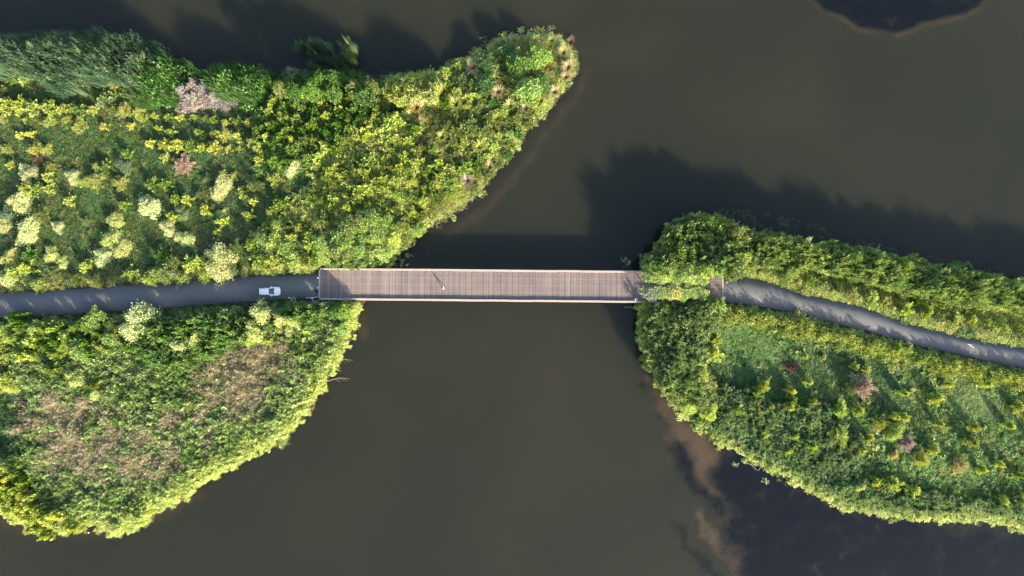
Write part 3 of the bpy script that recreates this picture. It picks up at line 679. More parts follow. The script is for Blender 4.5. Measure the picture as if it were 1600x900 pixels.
# individuals seen in the photograph: kind letter, colour, x, y, radius (photo pixels)
KL = {'s': 'small', 'm': 'medium', 'f': 'feather', 'w': 'willow', 't': 'tree', 'u': 'tussock', 'd': 'dead'}
LST = """m lime 17 98 15|f ochre 3 142 9|m lime 37 122 10|m mid 20 125 9|s lemon 119 127 10|f tan 125 102 10|f ochre 180 131 15|s ochre 212 151 7|m blue 165 157 14|s mid 185 149 7|s mid 176 110 7
m lime 12 165 14|m lime 32 164 13|m lime 52 170 13|m lime 78 170 14|m lime 100 172 11|m mid 122 171 12|s ochre 145 172 8|f ochre 195 170 13|f lemon 219 177 14|f olive 175 172 10
s lemon 241 183 7|s mid 263 182 7|s lemon 282 184 7|s lime 302 184 6|f olive 321 185 7|s mid 334 188 7|s lemon 353 191 7|s lime 371 190 7|s lemon 387 191 8|f olive 262 150 8
f ochre 4 186 9|s lime 40 188 5|f ochre 75 191 11|f ochre 105 187 10|f ochre 126 196 14|s lemon 163 197 7|s lemon 205 198 7|s lemon 248 202 7|s lime 267 206 8|s mid 311 206 9|s ochre 332 209 6|f lemon 350 211 12|s lemon 372 212 9|m lime 397 224 11
s lemon 32 211 7|s lemon 47 209 7|s lemon 235 224 8|s lemon 257 228 10|s lemon 276 227 11|s mid 297 228 10|s lemon 317 230 9|s lemon 336 231 11|s lemon 357 232 6|s lemon 373 233 5
f ochre 10 232 10|f ochre 55 233 12|f ochre 73 234 10|s mid 200 240 9|s lemon 257 247 8|s ochre 17 258 7|f ochre 78 262 10|w blue 192 258 13|f lime 150 261 8|m mid 166 264 11
w cream 42 270 15|w cream 113 276 12|f lime 130 285 10|f ochre 149 283 14|f ochre 188 286 13|s lime 76 277 10|m lime 40 297 11|s mid 58 296 10|s lime 78 295 9|w cream 30 315 19|s lime 108 313 9|f olive 65 336 15|s mid 195 320 9
m mid 238 288 11|s mid 260 288 9|w blue 325 278 9|w cream 344 292 18|s lemon 348 271 6|s lemon 366 276 7|m lime 380 299 10|s lemon 396 315 6|s lime 292 311 9|f olive 315 307 11|s mid 273 311 9
w cream 232 324 18|w cream 178 346 14|w blue 283 333 12|s lemon 322 327 10|w cream 346 334 9|s lemon 348 347 11|s lemon 388 336 9|w blue 12 334 15|w cream 4 350 13|w cream 40 362 20|w cream 90 354 10|f olive 135 345 9
w cream 262 357 13|s lime 270 340 10|w cream 288 373 14|w cream 175 373 16|w cream 190 388 15|w cream 160 401 15|s lemon 338 363 6|w cream 15 403 15|w cream 80 398 13|w cream 97 410 10|m green 45 398 13|m lime 40 418 13|m lime 22 425 13|w cream 6 436 15
s lime 135 414 11|f olive 85 425 12|w cream 343 410 27|f green 250 398 16|w olive 262 422 24|m lime 303 414 16|m lime 397 384 15|f olive 370 387 15|m lime 205 428 12|f lime 235 436 13|f olive 120 436 12|f lime 60 445 12|f olive 150 440 12|f lime 320 432 12|f lime 285 436 11
s lemon 495 143 9|s lime 472 151 9|m lime 532 148 13|s lime 425 166 9|s mid 443 165 9|s mid 466 167 8|s lemon 502 164 7|s lemon 530 172 9|s lemon 440 180 6|s lemon 422 196 6|s lemon 417 214 7|s mid 441 214 8|s lemon 457 218 6|m mid 485 197 9
f ochre 592 158 12|m lime 585 187 13|m lime 618 190 21|m lime 600 206 17|m lime 575 210 17|f olive 545 220 15|m lemon 509 231 15|f olive 480 220 14|m lime 612 220 17|m lime 580 251 15|f olive 555 250 15|m lime 525 262 13|f olive 545 190 12
w cream 458 263 13|s lemon 405 250 8|m lime 515 268 11|m lime 572 270 15|m lime 595 282 14|f ochre 430 280 14|m lime 628 262 14|m mid 485 310 13|m lime 520 312 13|w olive 505 345 18|s lemon 470 358 10|f olive 420 358 14|m lime 560 300 20|m lime 545 325 14|f olive 400 290 12|m mid 440 320 14|f ochre 425 332 11|m mid 410 400 15
u tan 650 166 16|u ochre 680 160 14|u tan 655 190 13|u ochre 690 213 12|u tan 675 227 10|u ochre 686 238 10|u tan 655 216 11|u tan 640 252 13|u tan 666 250 10|u tan 740 103 16|u ochre 712 161 17|u ochre 776 121 12|u tan 778 142 14|u ochre 797 164 14|u ochre 777 184 14|u ochre 750 228 14
u tan 456 112 12|u olive 537 117 13|u olive 556 122 13|u olive 580 128 12|u tan 295 105 10|u tan 765 260 12|u tan 881 80 13|u tan 889 103 15|u tan 885 119 12|u tan 867 142 13|u pink 822 168 12|u ochre 862 62 10|u brown 893 62 10|u tan 803 62 10|u pink 730 281 15|u pink 648 293 9|u tan 616 297 9|u tan 718 245 9|u ochre 845 118 10|u olive 832 72 11
t deep 790 78 13|t green 812 100 18|t mid 843 88 16|t deep 760 98 14|t mid 826 140 19|t green 845 128 13|m lime 838 158 14|t deep 758 130 13|m olive 735 195 15|m olive 760 205 15|m olive 715 205 13|f lime 795 213 13|m mid 700 285 15|m mid 725 265 14|m olive 675 305 15|m lime 690 275 12
w cream 215 503 27|f ochre 185 522 16|f lemon 212 528 14|t mid 148 499 15|m lime 112 524 17|m lime 55 531 17|m olive 75 512 14|f lime 10 520 16|f lime 105 544 15|f ochre 160 540 18|m lime 45 556 15|w lime 12 598 18|m mid 85 575 14|w cream 118 590 15|w cream 152 617 8|f olive 150 603 9
w cream 283 539 13|w cream 310 530 12|f olive 250 545 14|s lemon 368 518 9|w cream 408 488 16|w cream 400 516 17|w lime 395 530 11|s lemon 420 533 7|w cream 440 498 12|w cream 455 500 13|w lime 438 511 9|w cream 452 518 8|s lemon 480 516 7|w cream 470 507 8|f lime 340 512 13|m green 30 500 13|f olive 330 530 11
m lime 54 823 11|m lime 77 833 12|m lime 118 822 13|u tan 283 774 8|u tan 486 635 9|u ochre 501 603 8
w cream 1247 496 10|m lime 1258 503 9|w lime 1290 521 12|f lime 1315 521 10|m lime 1375 545 11|m lime 1400 546 13|m lime 1416 546 11|s lemon 1335 573 7|s lemon 1353 577 7|s lime 1258 557 7|s lemon 1263 597 6|d pink 1350 605 19|s lemon 1411 614 7|s lime 1463 622 11
m lime 1191 603 13|s mid 1180 612 9|s ochre 1203 634 6|s lemon 1268 628 6|m mid 1236 625 9|m lime 1311 640 13|m lime 1340 641 10|s lemon 1233 636 7|m lime 1194 677 10|s lime 1240 680 8|m lime 1266 697 11|f lime 1310 680 22|s lemon 1230 702 9|w cream 1342 761 9|s lemon 1357 683 7
f ochre 1375 660 14|s lemon 1398 651 7|s lemon 1412 652 7|w lime 1400 675 15|d pink 1418 693 13|d tan 1397 710 8|s lime 1457 702 9|f ochre 1440 718 14|m lime 1392 754 17|m lemon 1426 767 12|s lemon 1366 752 8|s lemon 1467 661 6|s ochre 1520 667 9|s ochre 1518 690 11|s lemon 1533 733 7|s mid 1590 742 7|f lemon 1567 783 10|f lime 1596 783 13|s lemon 1590 636 9|s lemon 1560 725 6
m lemon 1117 551 14|m lemon 1120 530 10|w cream 1094 553 7|s lemon 1017 515 7|w cream 1168 490 9|s lime 1202 500 9|s ochre 1150 486 8|s lemon 1235 611 8|m olive 1103 580 9|f olive 1130 495 12|s lemon 1285 560 6|d brown 1240 575 13|f tan 1500 725 15|s lime 1345 700 8|s lemon 1480 600 6|s lemon 1540 600 7|s lime 1575 665 7|m mid 1150 640 12|f olive 1330 610 8
d grey 286 141 12|d grey 300 133 12|d grey 318 138 11|d grey 300 152 11|d grey 335 151 11|d grey 351 147 11|d grey 364 149 9|d pink 285 257 17|d brown 60 250 10|d pink 445 345 9|d grey 492 478 9"""
for row in LST.split('\n'):
    for it in row.split('|'):
        k, c, x, y, r_ = it.split()
        kd = KL[k]; x = float(x); y = float(y); r_ = float(r_)
        lab = None
        if (x, y) == (343, 410): lab = 'the biggest round cream willow, hard against the north edge of the road'
        if (x, y) == (215, 503): lab = 'big cream willow on the south verge of the road, west of the white car'
        if (x, y) == (1350, 605): lab = 'round pinkish dead bush in the meadow south of the east path'
        if (x, y) == (893, 62): lab = 'brown tussock standing alone in the water off the tip of the peninsula'
        plant(kd, x, y, r_, c, label=lab)

# thickets: trees and bushes crown to crown
def fill(poly, step, kinds, colours, rr, hk=1.0, seed=1, limit=999, gap=0.75, z0=None):
    r = random.Random(seed); xs = [p[0] for p in poly]; ys = [p[1] for p in poly]; got = []
    for _ in range(4000):
        x = r.uniform(min(xs), max(xs)); y = r.uniform(min(ys), max(ys))
        if poly_sd(np.array([x]), np.array([y]), poly)[0] < 2: continue
        q = r.uniform(*rr)
        if any(math.hypot(x-a, y-b) < step for a, b in got): continue
        if any(math.hypot(x-a, y-b) < c*gap for a, b, c in placed[:NIND]): continue
        got.append((x, y)); plant(r.choice(kinds), x, y, q, r.choice(colours), hk=hk*r.uniform(.85, 1.2), z0=z0)
        if len(got) >= limit: break
    return got
NIND = len(placed)
GROVE = [(1004,478),(1008,530),(1020,575),(1045,610),(1080,640),(1115,650),(1110,600),(1085,560),(1095,520),(1125,490),(1125,474),(1004,474)]
GROVE_N = [(1012,416),(1035,388),(1048,360),(1085,342),(1112,342),(1150,362),(1172,372),(1165,405),(1150,425),(1128,424),(1010,420)]
fill(GROVE, 14, ['tree'], ['mid', 'lime', 'mid', 'mid', 'mid', 'olive'], (10, 15), 1.3, 3)
fill(GROVE_N, 14, ['tree'], ['mid', 'lime', 'mid', 'mid', 'lime', 'olive'], (11, 16), 1.7, 4)
fill([(435,128),(470,122),(520,122),(592,134),(592,156),(520,148),(440,152)], 17, ['tree'], ['green', 'deep', 'deep', 'olive'], (8, 13), 2.5, 21)
BELT = [(1150,368),(1200,374),(1260,390),(1330,394),(1400,410),(1480,425),(1540,438),(1680,462),(1680,500),(1600,486),(1500,470),(1400,440),(1300,420),(1200,405),(1150,400)]
fill(BELT, 21, ['tree', 'medium'], ['mid', 'mid', 'lime', 'olive', 'mid'], (8, 12), 2.3, 5)
BELT2 = [(1150,405),(1300,432),(1400,455),(1520,485),(1680,510),(1680,540),(1560,520),(1440,495),(1340,465),(1240,440),(1160,425)]
fill(BELT2, 20, ['medium', 'feather'], ['lime', 'olive', 'lime', 'mid', 'ochre'], (8, 13), .95, 6)
fill([(532,350),(560,332),(600,340),(645,350),(655,362),(616,385),(598,400),(520,402)], 13, ['tree'], ['olive', 'mid', 'mid', 'lime'], (11, 15), 1.1, 7)
fill([(400,370),(440,350),(500,365),(515,380),(500,408),(400,416)], 15, ['medium', 'tree'], ['lime', 'lime', 'mid', 'olive'], (11, 15), .9, 8)
fill([(432,128),(480,122),(560,128),(600,140),(590,180),(520,240),(470,260),(400,250),(400,200),(420,160)], 17, ['medium'], ['mid', 'green', 'green', 'mid', 'lime'], (9, 13), .9, 9)
fill([(600,230),(650,200),(700,250),(720,300),(650,350),(600,330),(540,330),(470,320),(500,280),(560,250)], 17, ['medium', 'feather'], ['lime', 'mid', 'lime', 'olive', 'mid'], (9, 14), .9, 10)
fill([(690,110),(760,90),(860,150),(800,240),(740,300),(700,240)], 18, ['medium'], ['olive', 'green', 'olive', 'lime'], (8, 13), .8, 12)
fill([(-100,515),(0,513),(130,505),(240,505),(250,520),(200,552),(0,560),(-100,560)], 16, ['medium', 'feather', 'tree'], ['mid', 'green', 'lime', 'mid'], (10, 15), 1.35, 13)
fill([(-60,700),(0,715),(40,735),(62,790),(120,805),(60,815),(0,790),(-60,760)], 12, ['medium'], ['lime', 'lemon', 'lime', 'mid'], (9, 13), 1.0, 14)
fill([(1620,590),(1720,620),(1720,830),(1620,810)], 26, ['medium'], ['lime', 'mid', 'green'], (9, 13), .9, 15)
for (x, y, q, c, hk_) in ((540,484,12,'mid',2.3),(553,482,9,'lime',2.6),(524,487,11,'green',1.7),(546,500,11,'lime',1.5),(533,512,12,'mid',1.3)):
    plant('tree', x, y, q, c, hk=hk_)
# crowns leaning over the planks at the east end
for i, (x, y, q, c) in enumerate([(1024,430,15,'mid'),(1044,428,15,'lime'),(1062,432,14,'mid'),(1080,432,13,'lime'),(1096,433,12,'mid'),(1020,454,14,'blue'),(1040,457,13,'mid'),(1058,457,13,'lime'),(1076,456,12,'mid'),(1093,457,11,'lime')]):
    side = 1 if y < 443 else -1
    hang = 6.4
    x_, y_ = W(x, y, hang+1); bxx, byy = W(x, 443 - side*27, 1.0)
    root = empty('overhanging_tree', (float(bxx), float(byy), float(zg(bxx, byy))))
    dy = float(y_-byy); dx = float(x_-bxx); zt = hang-float(zg(bxx, byy))-0.5
    b = MB(); b.tube([(0, 0, -.3), (dx*.1, dy*.12, zt*.4), (dx*.5, dy*.55, zt*.85), (dx, dy, zt+.6)], [.16, .14, .1, .04], 7)
    for k in range(5): b.tube([(dx*.6, dy*.65, zt*.9), (dx+rnd.uniform(-1, 1), dy+rnd.uniform(-.8, .8), zt+rnd.uniform(.2, .8))], [.05, .015], 4, cap=False)
    t_ = b.build('trunk', M['bark'], root)
    cme = PR['tree'][i % 7][0]; rad = q*GS
    o = link('crown', cme, root, (dx, dy, zt+0.4-rad*.55)); o.scale = (rad*1.15, rad*.86, rad*.5); o.rotation_euler = (0, 0, rnd.uniform(-.3, .3))
    cc = PAL[c]; o.color = (*[v*rnd.uniform(1.0, 1.3) for v in cc], 1)
    tag(root, where_label('%s tree leaning over the planks' % LOOK[c], x, y), 'tree', 'trees leaning over the east end of the bridge')

# ------------------------------------------------------------------ ground cover (nobody could count it)
hid = bpy.data.collections.new('plant_sources')                       # never linked to the scene
def coll(name, meshes):
    c = bpy.data.collections.new(name)
    for i, me in enumerate(meshes):
        o = bpy.data.objects.new('%s_%02d' % (name, i), me); c.objects.link(o)
    return c
LN = (-0.16, 0.2, 0); LB = (-0.42, -0.24, 0)
li = M['leaf_inst']
SRC = {
 'grass': coll('grass_tuft', [to_mesh('grass_tuft', blades(np.random.RandomState(i), 34, .42, .9, .02, (-.1, .1, 0), .9, .6, 2), li) for i in range(5)]),
 'herb': coll('herb_clump', [to_mesh('herb_clump', clump_mesh(20+i, 46, .26, .07), li) for i in range(5)]),
 'star': coll('leafy_shoot', [to_mesh('leafy_shoot', star_mesh(40+i, 9, 6, .30, .055), li) for i in range(5)]),
 'reed': coll('reed_tuft', [to_mesh('reed_tuft', reed_mesh(60+i, 8, 1.0, LN, .024, .26, .45), li) for i in range(5)]),
 'reedv': coll('reed_clump', [to_mesh('reed_clump', reed_mesh(70+i, 8, 1.0, (.02, -.06, 0), .03, .26, .4), li) for i in range(5)]),
 'straw': coll('dry_reed_tuft', [to_mesh('dry_reed_tuft', blades(np.random.RandomState(80+i), 20, .5, 1.1, .04, LB, .8, .22, 3), li) for i in range(5)]),
 'long': coll('long_grass_tuft', [to_mesh('long_grass_tuft', blades(np.random.RandomState(90+i), 34, .5, 1.0, .034, (-.5, .3, 0), 1.1, .5, 3), li) for i in range(5)]),
 'giant': coll('giant_reed', [to_mesh('giant_reed', blades(np.random.RandomState(85+i), 30, .7, 1.0, .035, (-.14, .17, 0), .7, .22, 3), li) for i in range(5)]),
 'bloom': coll('seed_head_spray', [to_mesh('seed_head_spray', clump_mesh(95+i, 60, .12, .035, .8, .5), li) for i in range(4)]),
}
def gn_group(c):
    ng = bpy.data.node_groups.new('scatter_'+c.name, 'GeometryNodeTree')
    ng.interface.new_socket('Geometry', in_out='INPUT', socket_type='NodeSocketGeometry')
    ng.interface.new_socket('Geometry', in_out='OUTPUT', socket_type='NodeSocketGeometry')
    i = ng.nodes.new('NodeGroupInput'); o = ng.nodes.new('NodeGroupOutput')
    ci = ng.nodes.new('GeometryNodeCollectionInfo'); ci.inputs['Collection'].default_value = c
    ci.inputs['Separate Children'].default_value = True; ci.inputs['Reset Children'].default_value = True
    ip = ng.nodes.new('GeometryNodeInstanceOnPoints'); ip.inputs['Pick Instance'].default_value = True
    def na(n, dt):
        a = ng.nodes.new('GeometryNodeInputNamedAttribute'); a.data_type = dt; a.inputs['Name'].default_value = n
        return a.outputs['Attribute']
    er = ng.nodes.new('FunctionNodeEulerToRotation'); ng.links.new(na('rot', 'FLOAT_VECTOR'), er.inputs[0])
    ng.links.new(i.outputs[0], ip.inputs['Points']); ng.links.new(ci.outputs[0], ip.inputs['Instance'])
    ng.links.new(na('pick', 'INT'), ip.inputs['Instance Index']); ng.links.new(er.outputs[0], ip.inputs['Rotation'])
    ng.links.new(na('scl', 'FLOAT_VECTOR'), ip.inputs['Scale']); ng.links.new(ip.outputs[0], o.inputs[0])
    return ng
NG = {k: gn_group(c) for k, c in SRC.items()}
def scatter(name, kind, x, y, z, sx, sz, tint, rotr=6.28, tilt=0.12):
    n = len(x)
    if n == 0: return
    me = bpy.data.meshes.new(name); me.vertices.add(n)
    me.vertices.foreach_set('co', np.stack([x, y, z], 1).astype(np.float32).ravel())
    a = me.attributes.new('rot', 'FLOAT_VECTOR', 'POINT'); a.data.foreach_set('vector', np.stack([rs.randn(n)*tilt, rs.randn(n)*tilt, (rs.rand(n)-.5)*rotr], 1).astype(np.float32).ravel())
    a = me.attributes.new('scl', 'FLOAT_VECTOR', 'POINT'); a.data.foreach_set('vector', np.stack([sx, sx, sz], 1).astype(np.float32).ravel())
    a = me.attributes.new('tint', 'FLOAT_COLOR', 'POINT'); a.data.foreach_set('color', np.concatenate([tint, np.ones((n, 1))], 1).astype(np.float32).ravel())
    a = me.attributes.new('pick', 'INT', 'POINT'); a.data.foreach_set('value', rs.randint(0, 5, n).astype(np.int32))
    o = link(name, me); m_ = o.modifiers.new('scatter', 'NODES'); m_.node_group = NG[kind]
    o['kind'] = 'stuff'; return o

# zones on the land (photo pixels): polygon, plant mix, height m, width scale, palette, density
A = lambda *c: [np.array(x) for x in c]
Z = []
def zone(nm, poly, mix, h, w, pal, dens=1.0, patch=14): Z.append((nm, poly, mix, h, w, pal, dens, patch))
dkg, grn, blg, olv, yel, lim, tn, pk, pale, brn, och = ((.05,.11,.025),(.10,.19,.035),(.11,.18,.085),(.19,.20,.045),(.46,.45,.12),(.36,.42,.09),(.50,.42,.29),(.46,.37,.275),(.40,.43,.18),(.15,.11,.06),(.32,.26,.06))
grey = (.27,.24,.25)
zone('meadow_grass', LEFT, {'grass': .72, 'herb': .28}, .75, 1.1, A(dkg, (.07,.15,.03), grn, grn, (.06,.14,.05), olv, dkg, brn), 1.4, 16)
zone('meadow_grass', [(120,200),(260,200),(330,260),(340,340),(250,390),(120,400),(60,380),(100,300)], {'grass': .85, 'herb': .15}, .6, 1.1, A(dkg, grn, (.06,.14,.05), olv, (.07,.15,.03), dkg), 1.5, 20)
zone('verge_grass', [(-120,470),(0,445),(200,432),(330,424),(500,418),(500,432),(300,440),(0,462),(-120,478)], {'grass': .7, 'herb': .3}, .6, 1, A(olv, yel, lim, och), 1.3, 10)
zone('blue_green_reeds', [(-130,40),(250,50),(262,90),(250,110),(225,140),(190,122),(150,112),(90,135),(40,105),(-130,118)], {'reed': .45, 'giant': .55}, 6.4, 1.35, A((.055,.12,.06), (.07,.14,.075), (.075,.14,.075), (.10,.17,.09), (.2,.27,.12)), 2.0, 12)
zone('long_grass', [(225,100),(262,92),(300,112),(285,140),(262,150),(215,150),(205,130)], {'long': .8, 'herb': .2}, 6.0, 1.4, A((.06,.15,.03), (.09,.2,.04), dkg), 1.9)
zone('long_grass', [(315,108),(345,100),(385,100),(435,118),(430,140),(380,150),(330,138)], {'long': .8, 'herb': .2}, 6.4, 1.4, A((.06,.15,.03), (.09,.21,.04), dkg), 1.9)
zone('dead_brush', [(268,140),(285,122),(310,124),(330,140),(372,142),(370,156),(345,165),(300,168),(272,160)], {'bloom': .8, 'straw': .2}, 2.4, 1.1, A(grey, grey, (.33,.3,.31), tn), 1.7)
zone('bank_herbs', [(420,118),(470,114),(600,125),(600,190),(540,240),(470,270),(400,270),(392,200),(400,150)], {'herb': .85, 'star': .15}, 1.7, 1.1, A(grn, (.12,.24,.04), dkg, (.17,.27,.045)), 1.5)
zone('peninsula_herbs', [(690,100),(770,60),(870,50),(910,100),(860,180),(800,250),(740,310),(650,365),(620,320),(640,200)], {'herb': .6, 'grass': .4}, .9, .9, A(olv, (.13,.15,.03), grn, (.25,.24,.04), dkg), 1.6)
zone('pale_reeds', [(597,128),(640,112),(690,112),(688,150),(640,158),(605,152)], {'reedv': 1}, 5.5, 1.2, A(pale, (.33,.4,.16), lim), 2.2)
zone('lime_undergrowth', [(500,250),(560,190),(640,170),(650,230),(640,330),(560,345),(520,400),(505,420),(400,424),(400,370),(440,345)], {'herb': .6, 'star': .4}, 1.6, 1.1, A(lim, lim, (.20,.27,.045), olv, yel), 1.5)
zone('lime_undergrowth', [(520,414),(535,350),(600,330),(660,350),(615,400),(604,424)], {'star': 1}, 2.4, 1.1, A((.14,.2,.05), grn, (.2,.24,.07)), 1.2)
# south-west land
SWP = [(-120,500),(0,498),(200,487),(350,476),(505,466),(600,466),(560,500),(500,640),(400,720),(230,840),(-120,840)]
zone('green_reeds', SWP, {'reed': .88, 'star': .12}, 2.5, .95, A((.16,.25,.07), (.13,.2,.09), (.28,.36,.12), (.13,.22,.05), (.33,.40,.15), (.22,.30,.09)), 2.3, 30)
zone('green_reeds', [(-120,500),(0,498),(200,487),(350,476),(505,466),(500,474),(350,488),(200,500),(0,512),(-120,520)], {'grass': .7, 'herb': .3}, .55, 1, A(dkg, dkg, grn), 1)
zone('green_reeds', [(0,610),(40,600),(60,640),(40,720),(0,720),(-120,700),(-120,600)], {'reed': .6, 'herb': .4}, 1.8, 1.05, A(dkg, grn, blg), 1.4)
zone('green_reeds', [(225,512),(330,500),(400,494),(490,486),(500,500),(440,512),(395,520),(330,560),(280,580),(225,560)], {'reed': .7, 'star': .3}, 4.4, 1.0, A((.10,.19,.05), (.14,.22,.06), (.2,.28,.08), grn), 2.2, 22)
zone('dry_reeds', [(392,515),(430,508),(458,530),(455,570),(430,615),(400,648),(352,682),(300,730),(235,748),(165,742),(110,752),(60,725),(38,680),(40,635),(85,615),(145,625),(180,660),(240,665),(290,635),(310,590),(350,545)], {'straw': .52, 'reed': .48}, 2.5, 1.0, A(tn, pk, (.24,.28,.12), pk, (.34,.29,.22), (.2,.26,.09), (.26,.30,.13)), 2.2, 11)
zone('lime_undergrowth', [(-120,690),(0,712),(45,732),(60,790),(130,812),(60,830),(0,805),(-120,770)], {'herb': .6, 'star': .4}, 1.5, 1.1, A(yel, lim, lim, olv), 1.4)
# east land
zone('east_meadow', RIGHT, {'grass': .5, 'herb': .45, 'star': .05}, .9, 1.0, A(grn, (.08,.16,.035), (.13,.24,.045), (.18,.28,.07), olv, lim), 1.7, 18)
zone('east_meadow', [(1100,560),(1180,575),(1240,560),(1330,545),(1420,590),(1440,660),(1380,650),(1300,600),(1240,630),(1150,640),(1105,610)], {'grass': .7, 'herb': .3}, .55, 1.0, A((.07,.15,.03), grn, (.06,.13,.035), (.11,.2,.04), dkg), 1.8, 20)
zone('east_meadow', [(1115,500),(1165,495),(1215,520),(1225,560),(1180,575),(1130,560),(1108,530)], {'grass': .5, 'herb': .5}, .6, .8, A((.14,.26,.05), (.11,.21,.04), (.17,.27,.06)), 2.6)
zone('east_meadow', [(1470,590),(1545,590),(1580,640),(1540,670),(1490,650)], {'grass': .5, 'herb': .5}, .6, .8, A((.22,.31,.10), (.17,.26,.07), (.2,.28,.08)), 2.2)
zone('grove_undergrowth', GROVE, {'star': 1}, 4.3, 1.1, A((.17,.25,.08), (.14,.21,.09), (.25,.32,.12), (.34,.41,.17)), 2.4, 7)
zone('grove_undergrowth', GROVE_N, {'star': 1}, 5.8, 1.1, A((.13,.2,.06), blg, (.2,.27,.09), (.26,.34,.12), lim), 2.2, 9)
zone('east_reeds', [(1045,615),(1090,600),(1180,625),(1280,640),(1350,690),(1330,740),(1400,770),(1600,790),(1720,820),(1720,860),(1560,815),(1440,812),(1330,797),(1200,737),(1095,672)], {'star': .35, 'reed': .35, 'herb': .3}, 2.0, 1.0, A((.11,.19,.06), blg, (.19,.27,.09), grn, (.15,.22,.07), olv), 2.2)
zone('belt_undergrowth', [(1120,345),(1200,368),(1300,384),(1400,404),(1560,436),(1720,455),(1720,500),(1600,486),(1500,472),(1300,425),(1150,405)], {'star': .7, 'herb': .3}, 5.2, 1.05, A(grn, (.2,.29,.07), (.3,.38,.12), (.15,.22,.07), (.25,.32,.09)), 2.3, 9)
zone('belt_undergrowth', [(1150,405),(1300,425),(1500,472),(1720,505),(1720,566),(1600,546),(1470,520),(1380,493),(1300,470),(1200,442),(1128,430),(1128,418)], {'herb': .6, 'grass': .4}, 1.1, 1, A(lim, (.2,.25,.055), yel, (.2,.28,.06), (.34,.36,.10)), 1.9)
zone('verge_grass', [(1128,472),(1200,481),(1300,503),(1420,536),(1600,576),(1720,600),(1720,630),(1600,604),(1420,564),(1300,530),(1200,508),(1128,496)], {'herb': .7, 'grass': .3}, 3.3, 1, A((.28,.35,.08), (.22,.28,.06), lim, (.15,.23,.05), (.34,.36,.10)), 1.9, 9)

